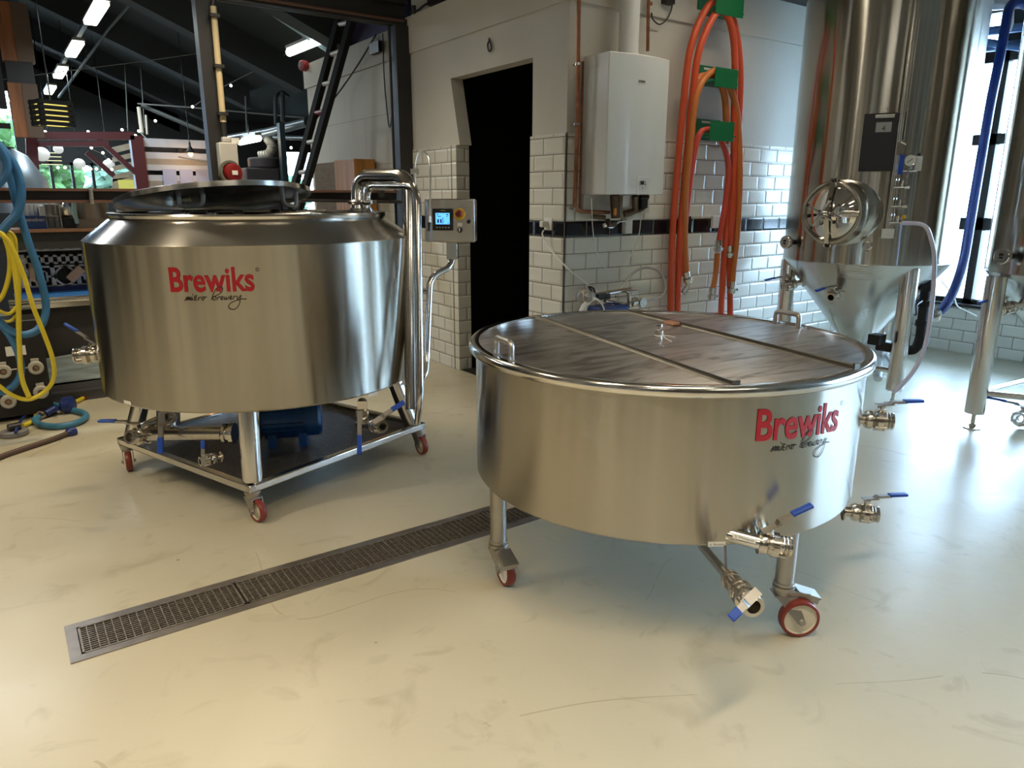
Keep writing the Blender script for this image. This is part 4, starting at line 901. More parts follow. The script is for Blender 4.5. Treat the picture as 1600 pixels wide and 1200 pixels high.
def hose(strands, m, label, couplings, r=.0235):
    t = thing('orange_hose', label, 'hose', bw(1100, 480, .08))
    b = MB()
    for s_ in strands: b.tube(catmull([bw(*p) if len(p) == 3 else bw(*p, .09) for p in s_], 10), r, 16)
    obj('hose_line', b, m, t)
    for p, q in couplings: A, B = bw(*p), bw(*q); coupling(t, A, B-A)
    return t
hose([[(1045, 560, .07), (1048, 470, .07), (1050, 380, .07), (1057, 280, .07), (1066, 180, .09), (1076, 90, .11), (1090, 40, .12), (1108, 8, .12), (1122, 4, .12), (1138, 12, .12), (1150, 50, .11), (1157, 110, .10), (1154, 200, .08), (1142, 300, .07), (1133, 380, .07), (1127, 480, .07), (1126, 560, .07)],
      [(1056, 560, .09), (1059, 470, .09), (1062, 380, .09), (1070, 280, .10), (1079, 180, .12), (1089, 95, .14), (1103, 50, .15), (1118, 22, .15), (1130, 18, .15), (1142, 40, .15), (1148, 90, .13), (1147, 180, .11), (1146, 280, .10), (1140, 380, .09), (1141, 480, .09), (1141, 560, .09)]],
     HOSER, 'long red-orange rubber hose looped twice over the topmost green rack', [])
hose([[(1073, 432, .12), (1070, 380, .11), (1071, 300, .12), (1079, 220, .14), (1086, 160, .15), (1096, 130, .15), (1110, 114, .14), (1125, 112, .14), (1140, 135, .13), (1152, 180, .12), (1156, 260, .12), (1153, 350, .12), (1146, 420, .12), (1144, 448, .12)],
      [(1086, 140, .11), (1092, 122, .11), (1106, 118, .11), (1120, 120, .11), (1132, 150, .10), (1135, 200, .09), (1134, 225, .09)]],
     HOSEB, 'brown-orange rubber hose hanging from the middle green rack with a steel coupling at each end', [((1073, 432, .12), (1076, 445, .12)), ((1144, 448, .12), (1143, 460, .12))])
hose([[(1067, 432, .10), (1068, 380, .10), (1074, 320, .10), (1083, 250, .11), (1092, 212, .12), (1102, 203, .12), (1116, 206, .12), (1130, 226, .12), (1138, 260, .11), (1136, 300, .10), (1128, 350, .10), (1122, 384, .10)],
      [(1145, 240, .10), (1147, 300, .10), (1143, 360, .10), (1140, 392, .10)]],
     mat('scarlet_hose', (.58, .07, .045), .4), 'red rubber hose over the lowest green rack ending in a coupling above the tank', [((1122, 384, .10), (1121, 396, .10)), ((1140, 392, .10), (1140, 404, .10))], r=.021)
hose([[(1121, 396, .10), (1118, 430, .10), (1113, 458, .10)]], HOSEB, 'short brown-orange hose end coupled below the red hose on the tiles', [((1113, 458, .10), (1112, 471, .10))], r=.021)
b = MB(); b.cyl(bw(1070, 452, .05), bw(1068, 455, 0), .012, 10); b.lathe(bw(1068, 456, .05), (0, -1, 0), [(0, .02), (.03, .02)], 12); b.sphere(bw(1068, 455, .09), .016, 10); b.cyl(bw(1058, 460, .06), bw(1070, 455, .06), .012, 10); b.tube([bw(1075, 445, .08), bw(1070, 452, .06)], .015, 10)
obj('water_tap', b, ST_FIT, label='small steel wall tap behind the left hose strands above the tank', cat='tap')

# ================================================================== FERMENTERS
def fermenter(c, name, label, legs, Rf=.567, zr=.97, rc=None):
    c = V(c); t = thing(name, label, 'fermenter', c)
    b = MB(); b.lathe(c, (0, 0, 1), [(zr, Rf), (2.90, Rf), (3.02, Rf*.8), (3.08, Rf*.3), (3.10, 0)], 128, cap=False); obj('vessel_shell', b, ST_FERM, t, ang=30)
    b = MB(); b.lathe(c, (0, 0, 1), [(zr+.001, Rf), (zr-.004, Rf+.001), (zr-.01, Rf-.003), (.30, .05), (.22, .035), (.20, .035), (.20, 0)], 128, cap=False); obj('vessel_cone', b, ST_FCONE, t, ang=20)
    L = []
    for a, rad in legs:
        a = math.radians(a); p = c+V((rad*math.cos(a), rad*math.sin(a), 0)); L.append(p)
        ztop = .30+(zr-.30)*(rad-.05)/(Rf-.05)+.06
        b = MB(); b.cyl(p+V((0, 0, .10)), p+V((0, 0, min(ztop, zr-.02))), .056, 28); lg = obj('leg', b, ST_PIPE, t)
        b = MB(); b.cyl(p+V((0, 0, .006)), p+V((0, 0, .10)), .012, 12); b.lathe(p, (0, 0, 1), [(0, .05), (.006, .05), (.012, .02), (.03, .018)], 24); obj('levelling_foot', b, ST_FIT, lg)
    for i in range(len(L)):
        p, q = L[i], L[(i+1) % len(L)]; d = (q-p).normalized(); b = MB(); b.cyl(p+d*.05+V((0, 0, .23)), q-d*.05+V((0, 0, .23)), .019, 16); obj('leg_brace', b, ST_PIPE, t)
    return t
F1c = V((5.235, 2.915, 0)); RF = .567
camang = math.degrees(math.atan2(-F1c.y, -F1c.x))
f1 = fermenter(F1c, 'fermenter', 'tall cone-bottomed stainless fermenter with a round manway, standing in the corner right of the hoses', [(camang+35, .50), (camang-85, .52), (camang+155, .50)])
F2c = V((5.375, 1.555, 0))
f2 = fermenter(F2c, 'fermenter', 'second stainless fermenter cut by the right edge of the photo', [(146.8, .60), (266.8, .55), (26.8, .55)])
def onF(x, y, c): return PC(x, y, c.x, c.y, RF)
def frad(p, c): d = p-c; d.z = 0; return d.normalized()
# manway
m0 = onF(1330, 332, F1c); md = frad(m0, F1c); 
mdir = (P(1297, 332, D=4.0)-P(1338, 332, D=4.0)).normalized()
ma_ = math.atan2(md.y, md.x)
mc_ang = math.radians(camang-28); md = V((math.cos(mc_ang), math.sin(mc_ang), 0)); 
# place so that the door centre projects on (1297,332)
best = None
for k in range(-60, 20):
    a = math.radians(camang+k); d = V((math.cos(a), math.sin(a), 0)); q = F1c+d*(RF+.13); e = abs(math.atan2(q.y, q.x)-math.atan2(ray(1297, 333).y, ray(1297, 333).x))
    if best is None or e < best[0]: best = (e, k, d, q)
md, q = best[2], best[3]; dd = ray(1297, 333); mz = CAMZ+dd.z*q.xy.length/V((dd.x, dd.y)).length; print('manway', best[1], mz)
mo = F1c+V((0, 0, mz)); side = V((-md.y, md.x, 0))
b = MB(); b.lathe(mo+md*(RF-.06), md, [(-.06, .275), (.0, .262), (.045, .235), (.062, .212), (.08, .20), (.185, .20), (.187, .197), (.187, .178), (.06, .175)], 72, cap=False); mw = obj('manway', b, ST_FERM, f1)
b = MB(); b.lathe(mo+md*(RF+.105), md, [(0, .176), (.006, .176)]+[(.010+.045*(1-(k/10)**2), .17*k/10) for k in range(10, -1, -1)], 72, cap=False); obj('manway_door', b, ST_DOOR, mw)
b = MB(); hub = mo+md*(RF+.20)
b.bar(mo+md*(RF+.13)+V((0, 0, .20)), hub, .028, .012, md); b.bar(mo+md*(RF+.13)-V((0, 0, .20)), hub, .028, .012, md)
b.cyl(mo+md*(RF+.11), mo+md*(RF+.28), .014, 16); b.lathe(mo+md*(RF+.112), md, [(0, .045), (.01, .045), (.014, .03), (.03, .03)], 24)
b.cyl(mo+md*(RF+.135)+side*.04, mo+md*(RF+.13)+side*.19, .02, 16)
for s_ in (1, -1): b.cyl(mo+md*(RF+.11)+V((0, 0, .205*s_))-side*.025, mo+md*(RF+.11)+V((0, 0, .205*s_))+side*.025, .018, 14)
obj('manway_arm', b, ST_PIPE, mw)
b = MB(); hw = mo+md*(RF+.275)
for k in range(4):
    a = math.radians(35+90*k) if False else math.radians(k*90+60); d = side*math.cos(a)+V((0, 0, 1))*math.sin(a); b.cyl(hw, hw+d*.10, .006, 10)
obj('hand_wheel', b, ST_PIPE, mw)
b = MB()
for k in range(4):
    a = math.radians(k*90+60); d = side*math.cos(a)+V((0, 0, 1))*math.sin(a); b.sphere(hw+d*.105, .012, 10)
b.sphere(mo+md*(RF+.12)+V((0, 0, .205)), .02, 12); b.sphere(mo+md*(RF+.12)-V((0, 0, .205)), .02, 12)
obj('hand_wheel_knobs', b, BLACK, mw)
# thermometers
def thermo(par, c, x, y, off=.08, dirn=None):
    best = None
    for k in range(-900, 900):
        a = math.radians(camang+k/10); d = V((math.cos(a), math.sin(a), 0)); q = c+d*(RF+off*.6)
        if d.dot(-V((c.x, c.y, 0)).normalized()) < 0.0: continue
        e = abs(math.atan2(q.y, q.x)-math.atan2(ray(x, y).y, ray(x, y).x))
        if best is None or e < best[0]: best = (e, d, q)
    d, q = best[1], best[2]; dd = ray(x, y); z = CAMZ+dd.z*q.xy.length/V((dd.x, dd.y)).length; p = c+d*RF+V((0, 0, z))
    return p, d
for par, c, x, y in ((f1, F1c, 1229, 378), (f2, F2c, 1567, 400)):
    p, d = thermo(par, c, x, y); dv = (V((-d.y, d.x, 0)) if False else d)
    tocam = (CAM-p).normalized(); n = (d*.75+V((tocam.x, tocam.y, 0))*.45).normalized()
    b = MB(); b.lathe(p, n, [(-.02, .018), (.04, .018), (.04, .038), (.06, .042)], 28); tm = obj('thermometer', b, BLACK, par)
    b = MB(); b.lathe(p+n*.06, n, [(0, .042), (0, .046), (.022, .046), (.026, .042), (.026, 0)], 32); obj('dial_case', b, ST_PIPE, tm)
    s_ = V((0, 0, 1)).cross(n).normalized(); b = MB(); b.obox(p+n*.0865+V((0, 0, .010)), s_, n, (0, 0, 1), .013, .0006, .007); b.obox(p+n*.0865-V((0, 0, .008)), s_, n, (0, 0, 1), .011, .0006, .006)
    for i in (-1, 0, 1): b.obox(p+n*.0865-V((0, 0, .026))+s_*.01*i, s_, n, (0, 0, 1), .002, .0006, .002)
    obj('dial_display', b, BLACK, tm)
# cone valves
def cone_r(z): return .05+(RF-.05)*(z-.30)/(.97-.30)
def conevalve(par, c, x, y, lev, s=1.0):
    # body centre seen at (x, y): search on the cone surface offset outward
    best = None
    for zi in range(35, 95, 1):
        z = zi/100; r = cone_r(z)+.09
        for k in range(-100, 101, 1):
            a = math.radians(math.degrees(math.atan2(-c.y, -c.x))+k); q = c+V((r*math.cos(a), r*math.sin(a), z-.0)); d = q-CAM; zz = d.dot(fw)
            sx = 800+FPX*d.dot(rt)/zz; sy = 600-FPX*d.dot(up)/zz; e = (sx-x)**2+(sy-y)**2
            if best is None or e < best[0]: best = (e, a, z, q)
    e, a, z, q = best; n = V((math.cos(a), math.sin(a), -.25)).normalized(); p = c+V((math.cos(a)*cone_r(z), math.sin(a)*cone_r(z), z))
    valve(par, p, n, lev, s=s, stub=.045, handle=.17, rb=.026)
conevalve(f1, F1c, 1234, 440, -rt-up*.35, 1.0)
conevalve(f1, F1c, 1305, 456, -rt*.9-up*.5-fw*.3, 1.0)
conevalve(f2, F2c, 1574, 476, -rt*.9-up*.35, 1.0)
# outlet at the bottom of F2
p = P(1600, 655, D=4.55); valve(f2, V((p.x, p.y, p.z)), P(1580, 652, D=4.35)-p, -rt+up*.05, s=1.1, stub=.02, handle=.22, rb=.028)
# tasting port
p, d = thermo(f1, F1c, 1355, 384, .02); b = MB(); b.lathe(p, d, [(-.01, .032), (.012, .032), (.014, .022), (.03, .022), (.03, 0)], 24); b.cyl(p+d*.025, p+d*.025-V((0, 0, .035)), .006, 8); b.sphere(p+d*.025-V((0, 0, .04)), .009, 8); obj('sample_port', b, ST_FIT, f1)
# clipboard hanging on F1
def quad(c, pts, off):
    out = []
    for x, y in pts: out.append(PC(x, y, c.x, c.y, RF+off))
    return out
cc = PC(1377, 225, F1c.x, F1c.y, RF+.02); n = frad(cc, F1c); s_ = V((-n.y, n.x, 0)); 
tl_, tr_ = PC(1351, 178, F1c.x, F1c.y, RF+.02), PC(1416, 178, F1c.x, F1c.y, RF+.02); bl_ = PC(1338, 268, F1c.x, F1c.y, RF+.02)
wv = (tr_-tl_).length; hv = tl_.z-bl_.z; cb = thing('clipboard', 'black clipboard with a small printed sticker hanging on the shell of the left fermenter', 'clipboard', cc)
cn = (tl_+tr_)/2; cn.z = (tl_.z+bl_.z)/2; s_ = (tr_-tl_); s_.z = 0; s_.normalize(); n = V((s_.y, -s_.x, 0)); n = n if n.dot(cn-F1c) > 0 else -n; cn = cn+n*.008
b = MB(); b.obox(cn, s_, n, (0, 0, 1), wv/2, .003, hv/2); obj('board', b, mat('black_board', (.018, .018, .024), .55), cb, bevel=.002)
b = MB(); b.obox(cn+V((0, 0, hv/2-.02))+n*.006, s_, n, (0, 0, 1), .055, .004, .010); b.cyl(cn+V((0, 0, hv/2-.012))+n*.01-s_*.055, cn+V((0, 0, hv/2-.012))+n*.01+s_*.055, .006, 10); b.ring(cn+V((0, 0, hv/2+.018))+n*.004, n, .014, .018, .003, 20); obj('clip', b, ST_PIPE, cb)
b = MB(); b.obox(cn+V((0, 0, hv/2-.085))+n*.0036, s_, n, (0, 0, 1), .045, .0006, .03); obj('sticker', b, mat('grey_sticker', (.33, .33, .34), .6), cb)
lab(cb, cn+V((0, 0, hv/2-.092))+n*.0048, s_, (0, 0, 1), '4', .045, 'sticker_number')
# sight tube with gauges on F1
p0 = PC(1456, -5, F1c.x, F1c.y, RF+.03); p1 = PC(1397, 355, F1c.x, F1c.y, RF+.03)
ang0 = math.atan2(p1.y-F1c.y, p1.x-F1c.x); 
def fa(a, r, z): return F1c+V((r*math.cos(a), r*math.sin(a), z))
d1 = PC(1402, 240, F1c.x, F1c.y, RF+.03); az_ = math.atan2(d1.y-F1c.y, d1.x-F1c.x)
def zrow(x, y): return PC(x, y, F1c.x, F1c.y, RF+.03).z
b = MB()
for da, r in ((-.018, .006), (.018, .006), (.0, .009), (.045, .005)):
    b.cyl(fa(az_+da, RF+.035, zrow(1398, 360)), fa(az_+da, RF+.035, 2.9), r, 8)
for z_ in (zrow(1398, 350), zrow(1405, 240), 2.4, 2.8): b.cyl(fa(az_, RF-.01, z_), fa(az_, RF+.035, z_), .008, 8)
obj('sight_tube', b, ST_PIPE, f1)
zt_ = zrow(1397, 365); b = MB(); nn = V((math.cos(az_), math.sin(az_), 0)); ss = V((-nn.y, nn.x, 0)); b.obox(fa(az_, RF+.045, zt_), ss, nn, (0, 0, 1), .036, .01, .03); obj('white_tag', b, LABELW, f1)
b = MB(); z1_, z2_ = zrow(1416, 235), zrow(1412, 275); b.obox(fa(az_+.04, RF+.06, (z1_+z2_)/2-.01), ss, nn, (0, 0, 1), .014, .008, .06); obj('blue_valve_grip', b, BLUEGRIP, f1, bevel=.004)
zc_ = zrow(1425, 267); g = fa(az_+.115, RF+.06, zrow(1440, 251))
b = MB(); b.cyl(fa(az_+.03, RF+.05, zc_), fa(az_+.20, RF+.05, zc_), .007, 10); b.cyl(fa(az_+.115, RF+.05, zc_-.04), fa(az_+.115, RF+.055, zrow(1440, 258)), .007, 10)
b.lathe(g, nn, [(-.012, .036), (.012, .036), (.014, .033), (.012, .031)], 28)
pg = obj('pressure_gauge', b, ST_PIPE, f1)
for k, yy in enumerate((292, 322, 347)):
    z_ = zrow(1410, yy); b = MB(); b.cyl(fa(az_+.0, RF+.045, z_), fa(az_+.14, RF+.05, z_), .008, 10); b.cyl(fa(az_+.08, RF+.05, z_), fa(az_+.08, RF+.055, z_+.04), .007, 10); b.obox(fa(az_+.085, RF+.06, z_+.045), ss, nn, (0, 0, 1), .018, .006, .006); b.lathe(fa(az_+.10, RF+.05, z_), ss, [(0, .014), (.03, .014)], 12); obj('needle_valve', b, ST_PIPE, f1)
b = MB(); b.cyl(fa(az_+.01, RF+.05, zrow(1408, 222)), fa(az_+.06, RF+.05, zrow(1412, 226)), .014, 10); b.obox(fa(az_+.02, RF+.05, zrow(1403, 232)), ss, nn, (0, 0, 1), .02, .012, .035); obj('tube_fitting', b, ST_PIPE, f1)
b = MB(); b.lathe(g+nn*.0125, nn, [(0, .031), (.0005, 0)], 28, cap=False); ga = obj('gauge_face', b, WHITEPL, pg)
b = MB(); b.bar(g+nn*.0145-ss*.018-V((0, 0, .014)), g+nn*.0145+ss*.012+V((0, 0, .01)), .004, .001, nn); obj('gauge_needle', b, BLACK, pg)
b = MB(); z_ = zrow(1456, 256); b.obox(fa(az_+.20, RF+.06, z_), ss, nn, (0, 0, 1), .018, .014, .045); obj('bubbler_jar', b, mat('clear_plastic', (.75, .78, .78), .1), f1, bevel=.004)
b = MB(); b.cyl(fa(az_+.20, RF+.06, z_+.045), fa(az_+.20, RF+.06, z_+.062), .012, 10); obj('bubbler_cap', b, BLACK, f1)
b = MB(); b.sphere(fa(az_+.13, RF+.06, zrow(1429, 339)), .014, 10); obj('yellow_tap', b, YELP, f1)
# clear hose from the manifold down to the floor
hh = [fa(az_+.12, RF+.055, zrow(1425, 348)), P(1443, 352, D=4.55), P(1455, 375, D=4.5), P(1460, 410, D=4.5), P(1457, 470, D=4.5), P(1448, 530, D=4.45), P(1436, 565, D=4.4), P(1418, 592, D=4.35), P(1397, 612, D=4.3)]
b = MB(); b.tube(catmull(hh), .013, 12); obj('clear_hose', b, HOSECL, label='milky clear hose curving from the gauge manifold of the left fermenter down past its leg', cat='hose')
# black insulated pipe behind the leg with valve
D_ = 5.02
b = MB(); b.tube(rounded([P(1452, 412, D=D_), P(1448, 440, D=D_), P(1438, 530, D=D_), P(1430, 548, D=D_), P(1408, 546, D=D_), P(1370, 540, D=D_+.1)], .08), .033, 16)
for y, x in ((450, 1447), (474, 1444), (505, 1440)): b.lathe(P(x, y, D=D_), (0, 0, 1), [(-.02, .04), (.02, .04)], 16)
b.obox(P(1370, 530, D=4.98), (1, 0, 0), (0, 1, 0), (0, 0, 1), .045, .04, .035)
t = obj('insulated_pipe', b, mat('black_foam', (.01, .01, .01), .8, bump=.5, bscale=40), label='thick black foam-wrapped pipe rising behind the front leg of the left fermenter', cat='pipe')
b = MB(); b.bar(P(1447, 528, D=4.98), P(1445, 545, D=4.98), .03, .015); obj('pipe_valve_handle', b, BLACK, t)
b = MB(); b.tube(catmull([P(1441, 470, D=4.98), P(1432, 478, D=4.93), P(1431, 492, D=4.93), P(1425, 488, D=4.98)]), .006, 6); b.tube(catmull([P(1441, 474, D=4.98), P(1434, 472, D=4.98), P(1427, 480, D=4.98)]), .006, 6); obj('pipe_cable_tie', b, BLACK, t)
# vertical valve cluster behind, dark pump between legs
b = MB(); b.obox(P(1372, 556, D=5.6), (1, 0, 0), (0, 1, 0), (0, 0, 1), .06, .06, .12); b.cyl(P(1372, 592, D=5.4), P(1372, 550, D=5.6), .03, 12); obj('floor_bucket', b, mat('pale_grey_plastic', (.45, .46, .46), .5), label='pale grey plastic container half hidden behind the front leg of the left fermenter', cat='container')
# blue braided hose
b = MB(); pts = [P(1610, 12, D=5.75), P(1590, 3, D=5.65), P(1577, 12, D=5.55), P(1571, 40, D=5.50), P(1560, 100, D=5.45), P(1548, 160, D=5.45), P(1536, 230, D=5.45), P(1524, 300, D=5.45), P(1514, 360, D=5.45), P(1505, 410, D=5.45), P(1492, 450, D=5.45), P(1478, 476, D=5.45), P(1466, 489, D=5.45)]
b.tube(catmull(pts), .034, 20); t = obj('braided_blue_hose', b, HOSEDB, label='thick deep blue glossy hose sweeping down in front of the window between the fermenters', cat='hose')
b = MB(); b.lathe(P(1467, 488, D=5.45), P(1455, 493, D=5.45)-P(1467, 488, D=5.45), [(0, .037), (.03, .037), (.03, .06), (.045, .06), (.045, .03), (.07, .03)], 20); obj('hose_clamp', b, ST_FIT, t)
b = MB(); b.tube(catmull([P(1470, 438, D=5.55), P(1480, 450, D=5.55), P(1490, 462, D=5.55), P(1496, 478, D=5.95), P(1510, 486, D=6), P(1526, 494, D=6)]), .005, 6); obj('thin_cable', b, LABELW, label='thin pale cable drooping under the window behind the fermenters', cat='cable')
# ducts and cables outside the upper window between the fermenters
SILV = mat('silver_foil_duct', (.65, .68, .75), .3, .6, bump=.5, bscale=60)
b = MB(); b.tube([P(1535, 8, D=5.80), P(1620, 2, D=5.75)], .045, 14); obj('foil_pipe', b, SILV, label='silver foil-wrapped pipe at the top of the window by the right edge', cat='pipe')
b = MB(); b.tube([P(1535, 50, D=5.90), P(1620, 40, D=5.90)], .035, 14); b.tube([P(1535, 75, D=5.90), P(1620, 66, D=5.90)], .035, 14); b.tube([P(1533, 65, D=5.85), P(1600, 75, D=5.85)], .03, 14); obj('blue_lit_pipe', b, mat('blue_grey_pipe', (.10, .20, .42), .3, .6), label='pair of bluish metal pipes crossing the window top behind the blue hose', cat='pipe')
b = MB(); b.tube([P(1583, 15, D=5.65), P(1582, 36, D=5.65), P(1578, 48, D=5.65)], .01, 8); obj('pipe_hanger', b, LABELW, label='thin pale hanger rod below the foil pipe', cat='hanger')
# a dark soffit outside hides the top of that window
b = MB(); b.box((Xw+.02, -1, WZ1+.05), (Xw+.035, 3.0, WZ1+.4)); struct('trim_6', b, mat('dark_window_blind', (.03, .035, .045), .6), flat=True)

# ================================================================== FRAME BETWEEN BREWERY AND HALL
ZBM = 2.76
b = MB(); b.box((-4, Yf-.05, ZBM), (X0-.01, Yf+.05, ZBM+.05)); b.box((-4, Yf-.01, ZBM), (X0-.01, Yf+.01, ZBM+.16)); b.box((-4, Yf-.06, ZBM+.16), (X0-.01, Yf+.06, ZBM+.19)); struct('beam_hall', b, BLACKM, flat=True)
b = MB(); b.box((1.5, Yf-.0, ZBM+.05), (X0, Yf+.03, ZC)); b.box((-4, Yf+.1, 3.15), (1.5, Yf+.12, ZC)); struct('fascia_hall', b, mat('fascia_black', (.016, .015, .015), .6), flat=True)
b = MB(); b.tube([(1.55, Yf-.065, ZBM+.03), (X0-.05, Yf-.065, ZBM+.03)], .012, 8); obj('conduit', b, mat('rusty_conduit', (.10, .05, .035), .5), label='dark rusty conduit along the underside of the black beam above the ladder', cat='conduit')
b = MB(); b.box((X0-.12, Yf-.06, 0), (X0-.002, Yf+.06, ZBM)); struct('column_wall', b, BLACKM, flat=True)
b = MB(); b.tube([(X0-.15, Yf, 0.3), (X0-.15, Yf, ZBM)], .012, 8); b.tube(catmull([P(622, 50, Y=Yf), P(623, 100, Y=Yf), P(629, 160, Y=Yf)]), .006, 6); obj('cable_run', b, BLACK, label='black cable run beside the dark column left of the doorway wall', cat='cable')
xp = P(335, 180, Y=Yf).x
b = MB(); b.box((xp-.045, Yf-.05, 0), (xp+.045, Yf+.05, ZBM)); b.box((xp-.07, Yf-.055, 0), (xp-.045, Yf+.055, ZBM)); struct('column_hall', b, BLACKM, flat=True)
b = MB(); b.tube([P(333, 10, Y=Yf-.08), P(349, 191, Y=Yf-.08)], .022, 12); cp = obj('lagged_pipe', b, CREAMPIPE, label='cream lagged pipe clipped to the thin dark column behind the tall kettle', cat='pipe')
b = MB(); b.tube([P(349, 191, Y=Yf-.08), P(352, 232, Y=Yf-.08)], .02, 12); b.cyl(P(334, 0, Y=Yf-.08), P(333, 10, Y=Yf-.08), .02, 10)
for x, y in ((334, 25), (341, 104), (347, 178)): c = P(x, y, Y=Yf-.08); b.obox(c+V((0, -.01, 0)), (1, 0, 0), (0, 1, 0), (0, 0, 1), .032, .035, .01)
obj('pipe_clip', b, BLACKM, cp)
c = P(356, 250, Y=Yf-.1); b = MB(); b.obox(c, (1, 0, 0), (0, 1, 0), (0, 0, 1), .065, .05, .12); b.obox(c+V((-.0, .0, .14)), (1, 0, 0), (0, 1, 0), (0, 0, 1), .03, .03, .02); jb = obj('switch_box', b, GREYBOX, label='grey electrical box on the thin column with a red socket below it', cat='switch box', bevel=.01)
b = MB(); b.obox(c+V((.06, 0, .135)), (1, 0, 0), (0, 1, 0), (0, 0, 1), .028, .02, .02); obj('box_label', b, LABELW, jb)
c2 = P(364, 270, Y=Yf-.16); b = MB(); b.lathe(c2, (.25, -1, .1), [(-.05, .07), (.0, .07), (.02, .062), (.03, .03), (.03, 0)], 28); rs = obj('power_socket', b, REDP, label='round red industrial socket under the grey box behind the kettle lid', cat='socket')
b = MB(); b.obox(c2+V((0.005, -.035, .0)), (1, 0, 0), (0, 1, 0), (0, 0, 1), .02, .002, .015); obj('socket_label', b, LABELW, rs)
b = MB(); b.ring(c2+V((-.02, .02, 0)), (.25, -1, .1), .068, .085, .03, 28); obj('socket_collar', b, mat('olive_grey', (.12, .12, .09), .5), rs)
# railing (long bar rail)
zr0 = P(80, 297, Y=Yf).z; zr1 = P(80, 314, Y=Yf).z
b = MB(); b.box((-3, Yf-.06, zr0-.006), (X0-.15, Yf+.04, zr0+.012)); b.box((-3, Yf-.06, zr1-.012), (X0-.15, Yf+.04, zr1+.006)); RB = mat('brown_painted_rail', (.13, .065, .045), .5)
rl = obj('rail_beam', b, RB, label='long brown steel channel rail running behind the tall kettle', cat='rail')
b = MB(); b.box((-3, Yf-.01, zr1), (X0-.15, Yf+.01, zr0)); obj('rail_web', b, BLACKM, rl)
b = MB(); b.box((P(137, 300, Y=Yf).x, Yf-.075, zr1-.02), (P(143, 300, Y=Yf).x, Yf-.06, zr0+.02)); b.cyl(P(140, 297, Y=Yf-.08), P(141, 312, Y=Yf-.08), .008, 8); obj('rail_clamp', b, ST_FIT, rl)
for x in (592, 470+127, 625):
    pass
b = MB(); b.tube([P(470, 313, Y=Yf-.1), P(635, 316, Y=Yf-.1)], .012, 8); b.obox(P(596, 303, Y=Yf-.08), (1, 0, 0), (0, 1, 0), (0, 0, 1), .02, .02, .03); b.obox(P(612, 315, Y=Yf-.1), (1, 0, 0), (0, 1, 0), (0, 0, 1), .015, .02, .015); obj('rail_conduit', b, BLACKM, label='black conduit with clips under the rail behind the steam pipe', cat='conduit')

# ------------------------------------------------------------------ bar counter and shelf behind the rail (left)
YS = Yf+.12
def yb_(x, y, Y=None): return P(x, y, Y=YS if Y is None else Y)
SHZ = P(80, 358, Y=Yf+.0).z
t = thing('bar_shelf', 'dark bar shelf with a brown wooden edge behind the tall kettle', 'shelf', (.2, YS, SHZ))
b = MB(); b.box((-3, Yf+.0, SHZ-.02), (1.3, Yf+.42, SHZ)); obj('shelf_board', b, WOODB, t)
b = MB(); b.box((-3, Yf+.03, SHZ-.13), (1.3, Yf+.07, SHZ-.02)); obj('shelf_fascia', b, mat('slate_dark', (.025, .027, .03), .5), t)
# things on the shelf
q0, q1 = P(33, 355, Y=Yf+.1), P(69, 325, Y=Yf+.1)
t = thing('beer_glass_carton', 'open white and blue carton with white lettering among glassware on the bar shelf', 'carton', V(((q0.x+q1.x)/2, Yf+.2, SHZ)))
b = MB(); b.box((q0.x, Yf+.1, SHZ), (q1.x, Yf+.3, SHZ+.085)); obj('carton_base', b, mat('carton_blue', (.03, .08, .30), .5), t)
b = MB(); b.box((q0.x, Yf+.095, SHZ+.085), (q0.x+.03, Yf+.305, SHZ+.15)); b.box((q1.x-.03, Yf+.095, SHZ+.085), (q1.x, Yf+.305, SHZ+.15)); b.box((q0.x, Yf+.3, SHZ+.085), (q1.x, Yf+.305, SHZ+.16)); obj('carton_side', b, mat('carton_white', (.6, .65, .7), .5), t)
lab(t, V(((q0.x+q1.x)/2, Yf+.098, SHZ+.062)), (1, 0, 0), (0, 0, 1), 'Heineken', .034, 'carton_lettering', LABELW)
GLW = mat('drinking_glass', (.35, .38, .40), .08, 0, spec=1)
GWH = {0: 'at its left end', 1: 'in its middle', 2: 'at its right end'}
for i in range(8):
    if i < 3: gx, gy, gz = q0.x+.045+i*(q1.x-q0.x-.09)/2, Yf+.2, SHZ+.0855
    else:
        j = i-3; gx = P((78, 89, 78, 89, 84)[j], 340, Y=Yf+.2).x; gy = Yf+.2; gz = SHZ+(.004, .004, .082, .082, .160)[j]+.001
    b = MB(); b.lathe((gx, gy, gz), (0, 0, 1), [(0, .022), (.004, .024), (.072, .029), (.072, .026), (.008, .02), (.008, 0)], 16, cap=False)
    obj('beer_glass', b, GLW, label=('clear beer glass in the open white and blue carton, '+GWH[i]) if i < 3 else 'clear beer glass in the narrow rack, '+('lower left', 'lower right', 'middle left', 'middle right', 'topmost')[i-3], cat='glass', group='glasses in the carton' if i < 3 else 'glasses in the narrow rack')
b = MB()
for x in (72, 95): c = P(x, 340, Y=Yf+.12); b.box((c.x-.004, Yf+.13, SHZ), (c.x+.004, Yf+.27, SHZ+.165))
for z_ in (0, .078, .156): b.box((P(72, 340, Y=Yf+.12).x, Yf+.13, SHZ+z_), (P(95, 340, Y=Yf+.12).x, Yf+.27, SHZ+z_+.004))
obj('glass_rack', b, ST_DULL, label='narrow metal rack of glasses right of the white and blue carton', cat='rack')
c = P(106, 330, Y=Yf+.2); b = MB(); b.lathe((c.x, c.y, SHZ+.071), (0, 0, 1), [(0, .05), (.02, .06), (.07, .06), (.10, .03), (.11, .03)], 24); obj('teapot', b, ST_PIPE, label='round steel pot on the bar shelf above the black box', cat='pot')
